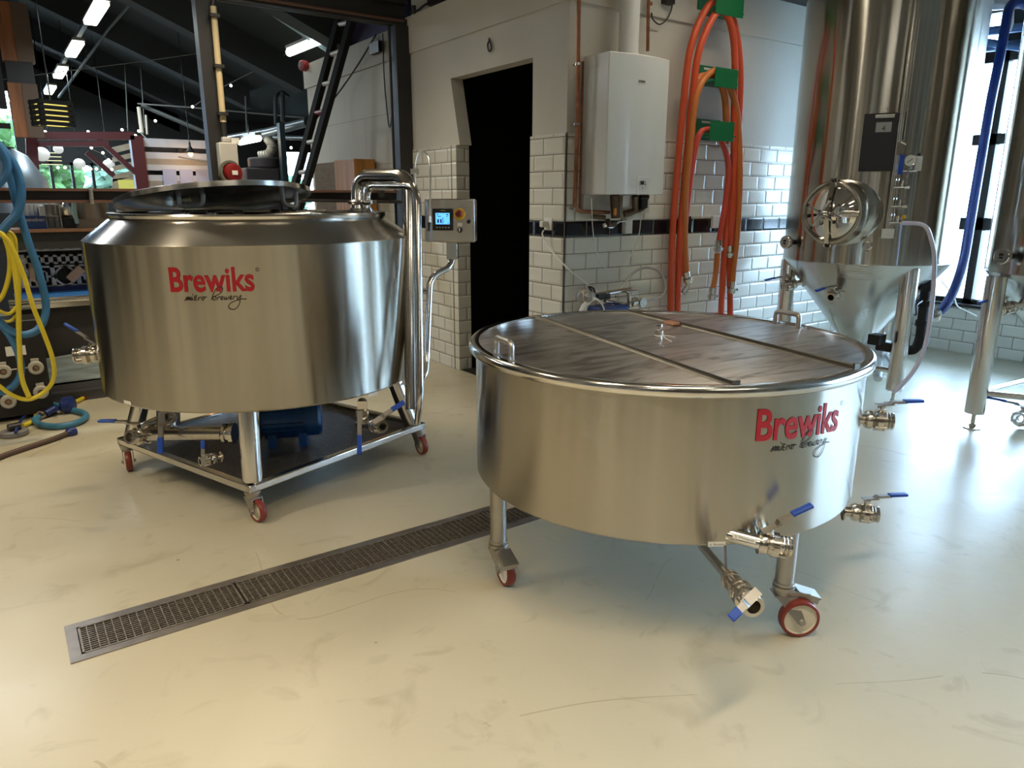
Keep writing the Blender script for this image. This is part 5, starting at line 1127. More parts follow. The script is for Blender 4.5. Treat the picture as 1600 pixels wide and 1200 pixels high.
b = MB(); b.box((P(98, 345, Y=Yf+.2).x, Yf+.12, SHZ), (P(117, 345, Y=Yf+.2).x, Yf+.28, SHZ+.07)); obj('black_crate', b, BLACK, label='black box under the steel pot on the bar shelf', cat='box')
b = MB(); b.prism([P(113, 309, Y=Yf+.06), P(119, 309, Y=Yf+.06), P(120, 330, Y=Yf+.06), P(124, 349, Y=Yf+.06), P(118, 350, Y=Yf+.06), P(112, 330, Y=Yf+.06)], (0, .02, 0)); obj('hanging_cloth', b, mat('pale_teal_cloth', (.35, .55, .58), .8), label='pale teal and white cloth hanging from the rail above the bar shelf', cat='cloth', bevel=.003)
c = P(142, 335, Y=Yf+.2); b = MB(); b.lathe((c.x, c.y, SHZ+.06), (0, 0, 1), [(0, .0), (0, .11), (.11, .115), (.11, .105), (.01, .10)], 32, cap=False); b.box((c.x-.09, c.y-.07, SHZ), (c.x+.14, c.y+.08, SHZ+.06)); obj('steel_pan', b, mat('brownish_pan', (.30, .25, .21), .35, .9), label='wide brownish steel pan on the bar shelf next to the kettle', cat='pan')
# pierced blocks wall, blue counter, dark base
PX0, PX1 = P(30, 400, Y=Yf+.3).x, .95; PZ0, PZ1 = P(80, 452, Y=Yf+.3).z, P(80, 376, Y=Yf+.33).z
PIERC = mat('pale_concrete_block', (.78, .80, .86), .8, bump=.3, bscale=60)
b = MB(); yq = Yf+.332
def fr(x0, z0, x1, z1, th=.014): b.box((x0, yq, z0), (x1, yq+.06, z0+th)); b.box((x0, yq, z1-th), (x1, yq+.06, z1)); b.box((x0, yq, z0), (x0+th, yq+.06, z1)); b.box((x1-th, yq, z0), (x1, yq+.06, z1))
cw = .155; ztop = PZ1
b.box((PX0-.02, yq, ztop-.022), (PX1, yq+.06, ztop)); b.box((PX0-.02, yq, ztop-.072), (PX1, yq+.06, ztop-.056))
x = PX0
while x < PX1: b.box((x, yq, ztop-.06), (x+.028, yq+.06, ztop-.02)); x += .062
zb_ = ztop-.10
x = PX0+.03; k = 0
while x < PX1:
    fr(x, zb_-.075-cw, x+cw, zb_-.075); fr(x, zb_-.065, x+cw, zb_); 
    for j in (1, 2): b.box((x+cw*j/3-.012, yq, zb_-.065), (x+cw*j/3+.012, yq+.06, zb_))
    cx_, cz_ = x+cw/2, zb_-.075-cw/2
    if k % 2 == 0: fr(cx_-.045, cz_-.045, cx_+.045, cz_+.045, .012); b.box((x, yq, cz_-.008), (cx_-.045, yq+.06, cz_+.008)); b.box((cx_+.045, yq, cz_-.008), (x+cw, yq+.06, cz_+.008))
    else:
        pts = [V((cx_+.07*math.cos(a)*abs(math.cos(a))**.3, yq+.03, cz_+.07*math.sin(a)*abs(math.sin(a))**.3)) for a in [i*2*PI/24 for i in range(24)]]
        for i in range(24): b.bar(pts[i], pts[(i+1) % 24], .06, .012, (0, 0, 1))
    x += cw; k += 1
b.box((PX0-.01, yq, zb_-.3), (PX0+.03, yq+.06, zb_+.005)); b.box((PX0, yq, zb_-.30), (PX1, yq+.06, zb_-.235))
sb_ = MB(); sb_.box((PX0-.02, yq+.08, PZ0-.2), (PX1, yq+.09, SHZ-.03)); obj('dark_backboard', sb_, BLACK, label='black board behind the pale pierced block screen', cat='board', flat=True)
obj('pierced_block_screen', b, PIERC, label='pale pierced concrete block screen with squares and curves above the blue counter', cat='screen', flat=True)
BZc = P(80, 462, Y=Yf+.05).z
t = thing('blue_counter', 'low steel-edged counter with a bright blue top left of the tall kettle', 'counter', (0, Yf+.2, 0))
b = MB(); b.box((P(22, 460, Y=Yf).x, Yf+.0, BZc-.004), (1.2, Yf+.32, BZc+.004)); obj('counter_top', b, mat('bright_blue_laminate', (.04, .20, .62), .35), t)
b = MB(); b.box((P(22, 460, Y=Yf).x, Yf+.30, BZc+.004), (1.2, Yf+.33, BZc+.035)); obj('counter_upstand', b, mat('navy_edge', (.01, .02, .12), .4), t)
b = MB(); b.box((P(15, 480, Y=Yf).x, Yf-.02, BZc-.075), (1.2, Yf+.0, BZc-.004)); b.tube([(P(15, 480, Y=Yf).x, Yf-.03, BZc-.03), (1.2, Yf-.03, BZc-.03)], .012, 10); obj('counter_edge', b, ST_PIPE, t)
b = MB(); b.box((P(15, 480, Y=Yf).x, Yf+.03, .12), (1.2, Yf+.32, BZc-.05)); obj('counter_carcass', b, mat('carcass_dark', (.03, .028, .028), .6), t)
b = MB(); bq = P(145, 545, Y=Yf).z; b.prism([(P(68, 555, Y=Yf).x, Yf-.03, P(70, 560, Y=Yf).z), (1.1, Yf-.03, bq+.04), (1.1, Yf-.03, P(100, 596, Y=Yf).z), (P(78, 600, Y=Yf).x, Yf-.03, P(78, 602, Y=Yf).z)], (0, .02, 0))
obj('lower_panel', b, mat('scratched_pale_steel', (.42, .52, .58), .4, .5, var=.3, vscale=6, stretch=(1, 1, 8)), t)
b = MB(); b.box((P(78, 600, Y=Yf).x, Yf-.03, .0), (1.1, Yf+.3, P(100, 596, Y=Yf).z)); b.box((P(78, 600, Y=Yf).x, Yf-.045, .07), (1.1, Yf-.03, .085)); obj('counter_plinth', b, mat('plinth_grey', (.10, .10, .11), .5, .4), t)
for x, y, w_, rot in ((52, 426, .022, .1), (60, 433, .022, .0), (118, 428, .028, .8)):
    c = P(x, y, Y=Yf+.24); b = MB(); b.obox(V((c.x, c.y, max(c.z, BZc+.055))), (math.cos(rot), 0, -math.sin(rot)), (0, 1, 0), (math.sin(rot), 0, math.cos(rot)), w_, .03, .06)
    obj('wood_offcut', b, mat('pale_pink_wood', (.50, .34, .24), .6, var=.15, vscale=10), label={52: 'upright pale wood block on the blue counter, the left and taller one', 60: 'pale wood block on the blue counter, right beside the taller block', 118: 'tilted brown wood block on the blue counter next to the kettle'}[x], cat='wood block', group='wood blocks on the blue counter', bevel=.003)
# black cart with camlock ports
cx0, cx1, cy_ = -1.2, P(72, 560, Y=Yf-.35).x, Yf-.35
t = thing('hose_cart', 'black hose manifold cabinet with round pale ports, at the left edge', 'cabinet', (cx0/2, cy_+.12, 0))
ztp = P(40, 500, Y=cy_).z
b = MB(); b.box((cx0, cy_, .03), (cx1, cy_+.28, ztp)); obj('cabinet_body', b, mat('matte_black_cabinet', (.012, .011, .012), .5), t, bevel=.008)
b = MB(); b.box((P(8, 545, Y=cy_).x, cy_-.003, P(20, 556, Y=cy_).z), (P(40, 545, Y=cy_).x, cy_-.0005, P(20, 541, Y=cy_).z)); obj('paper_label', b, LABELW, t)
for x, y in ((5, 580), (56, 574), (13, 627), (64, 612), (-30, 590)):
    c = P(x, y, Y=cy_-.02); b = MB(); b.lathe(c, (0, -1, 0), [(-.022, .04), (0, .044), (.02, .044), (.03, .036), (.03, .02), (0, .018), (0, 0)], 28); pt_ = obj('camlock_port', b, mat('aged_ivory_plastic', (.42, .40, .34), .5), t)
    b = MB(); b.lathe(c-V((0, .031, 0)), (0, -1, 0), [(0, .013), (.004, .0)], 16, cap=False); obj('port_bore', b, WOODB, pt_)
    b = MB(); b.obox(c+V((0, 0, .045)), (1, 0, 0), (0, 1, 0), (0, 0, 1), .022, .015, .012); obj('port_ear', b, MATS['aged_ivory_plastic'], pt_)
b = MB(); b.cyl(P(15, 578, Y=cy_-.04), P(45, 574, Y=cy_-.04), .006, 8); obj('port_link', b, ST_FIT, t)
# ------------------------------------------------------------------ hoses hanging at the left
def hp_(pts, D0=None): return [P(x, y, Y=Yy) for x, y, Yy in pts]
yh = 5.0
b = MB()
b.tube(catmull(hp_([(-30, 200, yh), (5, 235, yh), (25, 265, yh), (33, 300, yh), (28, 330, yh), (12, 350, yh), (-10, 372, yh), (-40, 380, yh)])), .024, 14)
b.tube(catmull(hp_([(-25, 215, yh+.06), (8, 250, yh+.06), (18, 285, yh+.06), (28, 325, yh+.06), (45, 380, yh+.05), (62, 430, yh+.04), (72, 480, yh+.03), (62, 512, yh), (38, 523, yh), (12, 514, yh), (-12, 490, yh)])), .021, 14)
b.tube(catmull(hp_([(-40, 300, yh-.05), (-8, 290, yh-.05), (10, 270, yh-.05), (8, 245, yh-.05), (-10, 220, yh-.05), (-30, 210, yh-.05)])), .022, 14)
b.tube(catmull(hp_([(-10, 495, yh+.02), (12, 520, yh+.02), (28, 550, yh+.02), (33, 580, yh+.02), (24, 600, yh+.02), (5, 612, yh+.02), (-20, 614, yh+.02)])), .020, 14)
obj('blue_hose', b, HOSEBLUE, label='blue rubber hose hanging in loops at the left edge, in front of the bar', cat='hose')
b = MB(); ym = yh-.02
for k, (dx, r) in enumerate(((0, .013), (7, .014), (14, .013))):
    b.tube(catmull(hp_([(-30+dx, 380, ym+.03*k), (-5+dx, 364, ym+.03*k), (8+dx, 372, ym+.03*k), (18+dx*.5, 405, ym+.03*k), (25+dx*.3, 440, ym+.03*k), (29, 490, ym+.03*k), (30, 540, ym+.03*k), (34, 590, ym+.03*k), (45, 620, ym+.03*k)])), r, 12)
b.tube(catmull(hp_([(2, 366, ym-.03), (15, 380, ym-.03), (35, 425, ym-.03), (52, 480, ym-.03), (68, 520, ym-.03), (82, 560, ym-.03), (84, 590, ym-.02), (70, 612, ym), (45, 624, ym), (20, 618, ym), (-5, 600, ym)])), .0125, 12)
b.tube(catmull(hp_([(5, 366, ym), (14, 395, ym), (14, 430, ym), (2, 465, ym), (-20, 480, ym)])), .012, 12)
b.tube(catmull(hp_([(-20, 470, ym+.02), (0, 486, ym+.02), (15, 490, ym+.02), (26, 480, ym+.02)])), .010, 12)
b.tube(catmull(hp_([(-20, 488, ym+.04), (0, 500, ym+.04), (15, 502, ym+.04), (26, 492, ym+.04)])), .009, 12)
obj('yellow_hose', b, HOSEYEL, label='yellow hose hanging in a bundle of loops over the black cabinet at the left edge', cat='hose')
def fl_(x, y, z=.02): return P(x, y, Z=z)
b = MB()
b.tube(catmull([fl_(-20, 648, .022), fl_(15, 640, .022), fl_(40, 634, .022), fl_(80, 632, .022), fl_(110, 640, .022), fl_(130, 645, .022), fl_(134, 652, .022), fl_(118, 661, .022), fl_(90, 666, .022), fl_(66, 664, .022), fl_(54, 657, .022), fl_(60, 652, .024)]), .019, 14)
t = obj('floor_hose', b, mat('teal_blue_hose', (.06, .22, .36), .4), label='teal-blue hose lying in a loop on the floor below the hanging hoses', cat='hose')
b = MB(); b.lathe(fl_(60, 651, .026), fl_(80, 640, .026)-fl_(60, 651, .026), [(0, .022), (.03, .022), (.03, .03), (.05, .03)], 16); obj('hose_coupling', b, ST_FIT, t)
b = MB(); b.tube(catmull([fl_(105, 632, .016), fl_(120, 627, .016), fl_(130, 622, .016)]), .014, 12); t = obj('yellow_hose_end', b, HOSEYEL, label='yellow hose end with a red tip lying on the floor beside the bar plinth', cat='hose')
b = MB(); b.cyl(fl_(130, 622, .016), fl_(139, 619, .016), .02, 12); obj('red_tip', b, REDP, t)
b = MB(); b.tube(catmull([fl_(36, 665, .016), fl_(48, 660, .016), fl_(56, 652, .016), fl_(55, 640, .03)]), .014, 12); obj('yellow_hose_end', b, HOSEYEL, label='short yellow hose end lying on the floor beside the grey puck fitting', cat='hose')
b = MB(); nb = mat('navy_plastic', (.012, .03, .16), .4)
b.lathe(fl_(96, 634, .05), (.8, -.4, .1), [(0, .03), (.02, .055), (.07, .055), (.08, .04)], 20)
for i in range(7): b.tube(catmull([fl_(55+i*4, 640-i, .02+.01*(i % 3)), fl_(70+i*3, 637, .045-.004*i), fl_(90, 636+i*.8, .03+.004*i)]), .007, 6)
b.cyl(fl_(72, 646, .03), fl_(86, 638, .05), .022, 14)
obj('hose_gun', b, nb, label='navy plastic hose connector cluster lying on the looped floor hose', cat='hose fitting')
b = MB(); b.lathe(fl_(23, 680, .0), (0, 0, 1), [(0, .065), (.006, .075), (.03, .075), (.034, .06), (.034, .0)], 32); t = obj('floor_disc', b, mat('grey_rubber', (.22, .21, .21), .6), label='grey round puck-shaped fitting lying on the floor with a blue strap', cat='fitting')
b = MB(); b.tube(catmull([fl_(24, 676, .04), fl_(27, 668, .05), fl_(34, 655, .03), fl_(50, 640, .02)]), .008, 8); obj('blue_strap', b, nb, t)
b = MB(); b.lathe(fl_(22, 668, .05), (1, .3, 0), [(-.03, .028), (.03, .028)], 14); obj('black_collar', b, BLACK, t)
b = MB(); b.tube(catmull([fl_(-40, 732, .016), fl_(0, 714, .016), fl_(40, 700, .016), fl_(80, 687, .016), fl_(106, 677, .018)]), .015, 12); t = obj('brown_hose', b, mat('brown_rubber', (.10, .06, .045), .45), label='thin brown hose lying straight on the floor at the left edge', cat='hose')
b = MB(); b.lathe(fl_(104, 677, .02), fl_(118, 673, .02)-fl_(104, 677, .02), [(0, .018), (.015, .03), (.05, .03), (.055, .015)], 16); obj('hose_plug', b, nb, t)
b = MB(); b.tube(catmull([fl_(-30, 660, .012), fl_(10, 652, .012), fl_(40, 645, .012), fl_(55, 640, .012)]), .009, 8); obj('thin_violet_hose', b, mat('violet_hose', (.10, .08, .20), .5), label='thin violet-grey tube on the floor under the looped teal hose', cat='hose')

# ================================================================== HALL BEYOND
Yp = 11.0
def roofz(x): return 3.25+(3.03-x)*.42
b = MB(); x0, x1 = -5.5, 9
b.prism([(x0, Yf+.13, roofz(x0)), (x1, Yf+.13, roofz(x1)+0), (x1, Yf+.13, roofz(x1)+.1), (x0, Yf+.13, roofz(x0)+.1)], (0, 17.5, 0)) if False else None
b.prism([(x0, Yf+.13, roofz(x0)), (3.6, Yf+.13, roofz(3.6)), (3.6, Yf+.13, roofz(3.6)+.1), (x0, Yf+.13, roofz(x0)+.1)], (0, 17.5, 0)); b.box((3.6, Yf+.13, 3.0), (9, 23.4, 3.1))
struct('ceiling_hall', b, HALLC, flat=True)
b = MB()
for yy in (7.4, 9.6, 11.9, 14.4, 17.0, 20): b.prism([(x0, yy, roofz(x0)-.34), (3.5, yy, roofz(3.5)-.34), (3.5, yy, roofz(3.5)), (x0, yy, roofz(x0))], (0, .28, 0))
struct('rafters_hall', b, mat('rafter_paint', (.045, .052, .058), .9), flat=True)
b = MB(); b.box((-5.7, Yf-.1, 3.36), (3.6, Yf+.12, 7)); b.box((-5.7, Yf-.1, 0), (XL-.2, Yf+.12, 3.36)); b.box((3.3, Yf-.1, 0), (9.1, Yf+.12, 3.36)); struct('wall_hall_near', b, HALLC, flat=True)
b = MB(); b.box((-5.7, Yf+.13, 0), (-5.5, 23.4, 7)); struct('wall_hall_left', b, HALLC, flat=True)
# far wall with openings
YW = 17.0
b = MB()
hw_ = [(-5.5, -.35, 0, 7.5), (-.35, .60, 3.3, 7.5), (.60, .75, 0, 7.5), (.75, 2.5, 0, 1.35), (.75, 2.5, 2.05, 7.5), (2.5, 5.6, 0, 7.5), (5.6, 6.35, 0, 1.0), (5.6, 6.35, 2.45, 7.5), (6.35, 9, 0, 7.5)]
for a0_, a1_, z0_, z1_ in hw_: b.box((a0_, YW, z0_), (a1_, YW+.15, z1_))
struct('wall_hall_far', b, mat('far_wall_paint', (.05, .055, .06), .8), flat=True)
b = MB(); b.box((9, Yf+.13, 0), (9.1, 23.4, 3.2)); struct('wall_hall_right', b, HALLC, flat=True)
def hwin(n_, a0_, a1_, z0_, z1_, nv, Y=YW):
    b = MB()
    for i in range(nv+1): xx = a0_+(a1_-a0_)*i/nv; b.box((xx-.025, Y-.02, z0_), (xx+.025, Y+.05, z1_))
    for zz in (z0_, z1_-.05): b.box((a0_, Y-.02, zz), (a1_, Y+.05, zz+.05))
    o = struct('window_%d' % n_, b, BLACKM, flat=True); g = MB(); g.box((a0_, Y+.01, z0_), (a1_, Y+.016, z1_)); struct('glass_pane', g, GLASS, o, flat=True); return o
hwin(6, .75, 2.5, 1.35, 2.05, 5); hwin(7, 5.6, 6.35, 1.0, 2.45, 1)
# big side window at far left (plane y = Yp-.2)
A = P(-60, 166, Y=Yp); B = P(27, 262, Y=Yp)
b = MB()
for zz, h in ((B.z, .05), (P(0, 196, Y=Yp).z-.03, .06), (P(0, 233, Y=Yp).z-.03, .06), (A.z, .05)): b.box((A.x-1.5, Yp, zz), (B.x, Yp+.06, zz+h))
for xx in (A.x-1.5, A.x-.6, P(-5, 200, Y=Yp).x-.2): b.box((xx, Yp, B.z), (xx+.05, Yp+.06, A.z))
o = struct('window_8', b, BLACKM, flat=True); g = MB(); g.box((A.x-1.5, Yp+.02, B.z), (B.x, Yp+.026, A.z)); struct('glass_pane', g, GLASS, o, flat=True)
b = MB(); b.box((A.x-5, Yp, 0), (B.x, Yp+.1, B.z)); b.box((A.x-5, Yp, A.z+.05), (B.x+.0, Yp+.1, 7)); struct('wall_hall_side', b, mat('side_wall_dark', (.03, .03, .033), .8), flat=True)
b = MB(); c = P(30, 300, Y=9.0); b.lathe((c.x, 9.0, c.z-.2), (0, 0, 1), [(0, .28), (.3, .26), (.55, .12), (.62, 0)], 24); b.cyl((c.x, 9.0, 0), (c.x, 9.0, c.z-.18), .04, 12); b.lathe((c.x, 9.0, 0), (0, 0, 1), [(0, .2), (.02, .2)], 20); obj('hooded_vessel', b, mat('blue_grey_steel', (.30, .36, .42), .4, .7), label='blue-grey domed metal vessel below the far left window', cat='vessel')
# outdoors
GRASS = mat('grass_ground', (.06, .14, .02), .9, var=.3, vscale=3)
b = MB(); b.box((-40, 24.2, -.4), (40, 70, -.3)); b.box((12.2, -30, -.4), (40, 24, -.3)); struct('ground_outside', b, mat('pale_glare_ground', (.55, .55, .52), .8), flat=True)  # ground coloured pale so the view through the windows looks blown out
LEAF = mat('green_leaves', (.028, .075, .008), .8, var=.5, vscale=5)
LEAF2 = mat('grey_green_leaves', (.04, .07, .035), .8, var=.4, vscale=5)
def bush(c, r, m, label, h=None):
    import bmesh
    bm = bmesh.new(); bmesh.ops.create_icosphere(bm, subdivisions=5, radius=1)
    c = V(c); b = MB(); vs = []
    for v in bm.verts:
        n_ = noise.noise(v.co*3+c)*.35+noise.noise(v.co*9+c)*.22+noise.noise(v.co*22+c)*.12; p = v.co*(1+n_); vs.append(c+V((p.x*r, p.y*r*.8, p.z*(h or r))))
    fs = [tuple(v.index for v in f.verts) for f in bm.faces]; bm.free(); b.add(vs, fs); b.cyl((c.x, c.y, -.3), (c.x, c.y, c.z), .12, 8)
    return obj('tree', b, m, label=label, cat='tree', flat=True)
bush((1.0, 27, 2.0), 1.5, LEAF, 'bright green tree seen through the far window under the maroon beam')
bush((4.6, 29, 2.2), 1.6, LEAF2, 'green tree right of the bright one, outside the far window')
bush((0.1, 22.5, .9), 1.0, LEAF2, 'blue-green tree outside the big window at the left edge', 1.2)
bush((8.3, 26, 1.2), 1.0, LEAF2, 'small tree outside the narrow bright window behind the ladder')
# column with lit and shaded sides painted in, and maroon portal
MCx = P(25, 60, Y=Yp-.3).x
def colpoly(pts, m, name, dy=.22): 
    pass
t = thing('timber_column', 'orange-lit timber column at the upper left with a dark band across it', 'column', (P(40, 280, Y=Yp-.2).x, Yp-.2, 0))
zA, zB, zC_, zD = P(20, 5, Y=Yp-.3).z, P(30, 97, Y=Yp-.3).z, P(35, 131, Y=Yp-.3).z, P(50, 215, Y=Yp-.3).z
xa = P(24, 50, Y=Yp-.3).x
b = MB(); b.box((xa-.17, Yp-.35, zB), (xa-.02, Yp-.2, zA)); b.box((xa-.16, Yp-.35, zD), (xa-.03, Yp-.2, zC_)); obj('lit_board', b, LITWOOD, t)  # lit side: the orange light is put into the board colour
b = MB(); b.box((xa-.02, Yp-.36, zB), (xa+.15, Yp-.19, zA)); b.box((xa-.03, Yp-.36, zD), (xa+.13, Yp-.19, zC_)); obj('shaded_board', b, SHADEWOOD, t)  # shaded side: its shade is put into a duller board colour
b = MB(); b.box((xa-.15, Yp-.34, zB), (xa+.12, Yp-.2, zC_)); obj('dark_band', b, BLACKM, t)
zz0 = P(120, 216, Y=Yp).z; 
t = thing('maroon_portal', 'maroon painted steel portal with diagonal braces beyond the bar', 'steel frame', (P(130, 290, Y=Yp).x, Yp, 0))
b = MB(); b.prism([P(40, 214, Y=Yp), P(58, 214, Y=Yp), P(64, 300, Y=Yp), P(44, 300, Y=Yp)], (0, .16, 0)); 
pB = P(50, 290, Y=Yp); b.box((pB.x-.10, Yp, 0), (pB.x+.10, Yp+.16, pB.z)); obj('post', b, MAROON, t)
pB = P(218, 250, Y=Yp); b = MB(); b.box((pB.x-.075, Yp, 0), (pB.x+.075, Yp+.16, P(215, 212, Y=Yp).z)); obj('post', b, MAROON, t)
b = MB(); b.prism([P(58, 206, Y=Yp), P(210, 206, Y=Yp), P(210, 218, Y=Yp), P(58, 218, Y=Yp)], (0, .14, 0)); b.prism([P(58, 222, Y=Yp), P(170, 220, Y=Yp), P(170, 229, Y=Yp), P(58, 228, Y=Yp)], (0, .1, 0)); obj('cross_beam', b, MAROON, t)
b = MB(); b.bar(P(152, 216, Y=Yp+.05), P(225, 282, Y=Yp+.05), .06, .09, (0, 1, 0)); b.bar(P(135, 238, Y=Yp+.1), P(178, 275, Y=Yp+.1), .06, .06, (0, 1, 0)); obj('diagonal_brace', b, MAROON, t)
# pale slatted wall
A = P(222, 218, Y=Yp); B = P(343, 300, Y=Yp); WP = mat('whitewashed_planks', (.58, .67, .82), .7, var=.06, vscale=6); WP2 = mat('grey_beige_planks', (.36, .35, .32), .7, var=.1, vscale=8)
t = thing('slatted_partition', 'white slatted plank partition in the hall with three papers pinned on it', 'partition', ((A.x+B.x)/2, Yp+.1, 0))
rows = [(218, 231, WP), (239, 249, WP), (249, 258, WP2), (258, 267, WP), (274, 283, WP), (283, 292, WP2), (292, 312, WP)]
for y0_, y1_, m_ in rows:
    b = MB(); za, zb2 = P(280, y0_, Y=Yp+.1).z, P(280, y1_, Y=Yp+.1).z; b.box((A.x, Yp+.1, zb2), (B.x, Yp+.13, za)); obj('plank_row', b, m_, t, flat=True)
b = MB()
for xx in (A.x, (A.x+B.x)/2, B.x-.06): b.box((xx, Yp+.13, 0), (xx+.06, Yp+.19, A.z))
b.box((A.x, Yp+.2, 0), (B.x, Yp+.22, A.z-.05)); obj('backing', b, mat('partition_backing', (.025, .03, .035), .7), t, flat=True)
PAPER = mat('bluish_paper', (.42, .50, .80), .6)
for i, x in enumerate((266, 292, 317)):
    c = P(x, 280, Y=Yp+.08); b = MB(); b.obox(c, (1, 0, 0), (0, 1, 0), (0, 0, 1), .085, .002, .13)
    pz = obj('pinned_paper', b, PAPER, label='%s of the three bluish paper sheets on the slatted partition' % ('left', 'middle', 'right')[i], cat='paper', group='papers on the slatted partition')
# inner slatted boards behind the brace
b = MB()
for i, (y0_, y1_) in enumerate(((222, 232), (238, 246), (252, 260), (266, 276))): b.prism([P(176, y0_+8, Y=Yp+1), P(208, y0_, Y=Yp+1), P(208, y1_, Y=Yp+1), P(176, y1_+8, Y=Yp+1)], (0, .04, 0))
b.prism([P(176, 280, Y=Yp+1), P(212, 276, Y=Yp+1), P(212, 305, Y=Yp+1), P(176, 305, Y=Yp+1)], (0, .04, 0)); b.box((P(176, 280, Y=Yp+1).x, Yp+1, 0), (P(212, 280, Y=Yp+1).x, Yp+1.04, P(190, 300, Y=Yp+1).z)); obj('board_stack', b, mat('beige_boards', (.34, .29, .22), .7, var=.2, vscale=6), label='beige slanted boards behind the diagonal maroon brace', cat='boards')
b = MB(); b.box((P(185, 283, Y=Yp+.95).x, Yp+.9+.05, P(185, 295, Y=Yp+.95).z), (P(209, 283, Y=Yp+.95).x, Yp+.999, P(185, 281, Y=Yp+.95).z)); obj('yellow_sign', b, mat('lit_yellow_sign', (.4, .4, .08), .5, emit=(.8, .8, .2), es=.35), label='small lit yellow-green sign panel below the beige boards', cat='sign')
# dark bar interior clutter: back shelves
b = MB()
for i in range(4):
    z_ = P(100, 240+i*6, Y=14).z; b.box((P(62, 240, Y=14).x, 14, z_), (P(95, 240, Y=14).x, 14.02, z_+.012))
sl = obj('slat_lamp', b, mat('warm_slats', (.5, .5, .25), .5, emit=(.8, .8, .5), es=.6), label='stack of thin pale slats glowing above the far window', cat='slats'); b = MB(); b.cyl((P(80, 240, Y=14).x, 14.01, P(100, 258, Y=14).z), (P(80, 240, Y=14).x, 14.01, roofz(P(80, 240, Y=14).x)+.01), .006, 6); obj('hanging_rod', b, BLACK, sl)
b = MB(); b.box((-5.4, 12.2, 0), (P(40, 290, Y=12.2).x, 12.3, 1.1)); obj('low_bar', b, mat('bar_back_dark', (.03, .02, .02), .6), label='dark low bar front deep in the hall', cat='bar')
# round paper lamps
LANT = mat('paper_lantern', (.75, .75, .72), .7, emit=(.9, .95, .95), es=.35)
for i, (x, y, r, wh) in enumerate(((65, 241, .17, 'at the left maroon post'), (91, 233, .11, 'just under the maroon beam'), (124, 256, .13, 'in the middle above the far window'), (170, 258, .14, 'beside the diagonal brace'))):
    c = P(x, y, Y=13); b = MB(); b.sphere(c, r*.62, 16, .95); lan = obj('paper_lantern', b, LANT, label='white round paper lantern '+wh, cat='lantern', group='paper lanterns in the hall'); b = MB(); b.cyl(c+V((0, 0, r*.55)), (c.x, c.y, roofz(c.x)+.01), .004, 6); obj('hanging_wire', b, BLACK, lan)
# crate lamp
A = P(45, 155, Y=8.5); B = P(117, 200, Y=8.5); t = thing('crate_lamp', 'black slatted crate pendant lamp with a yellow inside, hanging in the hall', 'lamp', ((A.x+B.x)/2, 8.3, B.z))
cx_ = (A.x+B.x)/2; cz_ = (A.z+B.z)/2; hw2 = (B.x-A.x)/2*.86; hh2 = (A.z-B.z)/2; ra = .35; ux = V((math.cos(ra), math.sin(ra), 0)); uy = V((-ux.y, ux.x, 0)); cc_ = V((cx_, 8.5, cz_))
b = MB(); ns = 5
for i in range(ns):
    z_ = -hh2+(i+.5)*2*hh2/ns
    for s_ in (-1, 1): b.obox(cc_+uy*s_*hw2*.7+V((0, 0, z_)), ux, uy, (0, 0, 1), hw2, .008, hh2/ns*.74); b.obox(cc_+ux*s_*hw2+V((0, 0, z_)), ux, uy, (0, 0, 1), .008, hw2*.7, hh2/ns*.74)
for s1 in (-1, 1):
    for s2 in (-1, 1): b.obox(cc_+ux*s1*(hw2-.02)+uy*s2*(hw2*.7-.02), ux, uy, (0, 0, 1), .02, .02, hh2)
obj('crate_slats', b, BLACKM, t, flat=True)
b = MB(); b.obox(cc_, ux, uy, (0, 0, 1), hw2-.03, hw2*.7-.03, hh2*.9); obj('yellow_lining', b, mat('lamp_yellow_glow', (.8, .7, .2), .5, emit=(1, .85, .2), es=.8), t, flat=True)
b = MB(); b.cyl(cc_+V((0, 0, hh2)), V((cc_.x, cc_.y, roofz(cc_.x)-.01)), .006, 6); obj('lamp_wire', b, BLACK, t)
# row of bright hall lamps on a rail
XLp = 1.437; ZLp = 3.6
lampY = [11.0, 13.75, 16.4, 19.1]
tr = MB(); tr.box((XLp-.03, 8.8, ZLp+.06), (XLp+.03, 16.9, ZLp+.11)); 
for yy in (9.3, 12.3, 15): tr.cyl((XLp, yy, ZLp+.1), (XLp, yy, roofz(XLp)-.0), .008, 6)
obj('lamp_rail', tr, BLACKM, label='black rail carrying the row of bright hall lamps', cat='rail')
for i, yy in enumerate(lampY):

    # shift the row so that all hang in front of the far wall
    s_ = .80; x_, y_, z_ = XLp*s_, yy*s_, CAMZ+(ZLp-CAMZ)*s_
    t = thing('hall_lamp', ('nearest and largest', 'second nearest', 'third nearest', 'farthest and smallest')[i]+' of the four bright tube lamps in a row at the upper left', 'lamp', (x_, y_, z_), 'bright tube lamps on the hall rail')
    b = MB(); b.box((x_-.062, y_-.5, z_-.02), (x_+.062, y_+.5, z_+.02)); obj('diffuser', b, LITE2, t, bevel=.015)
    b = MB(); b.box((x_-.068, y_-.53, z_+.02), (x_+.068, y_+.53, z_+.05)); b.cyl((x_, y_, z_+.05), (x_, y_, z_+.09), .015, 8); obj('housing', b, ST_DULL, t)
    area('hall_lamp_light', (x_, y_, z_-.03), (.18, .9), 30, (.85, .97, 1.0))
for o in [o for o in bpy.data.objects if o.name.startswith('lamp_rail')]:
    o.location = (XLp*.8, 12.85*.8, CAMZ+(ZLp+.06-CAMZ)*.8); o.scale = (.8, .8, .8)
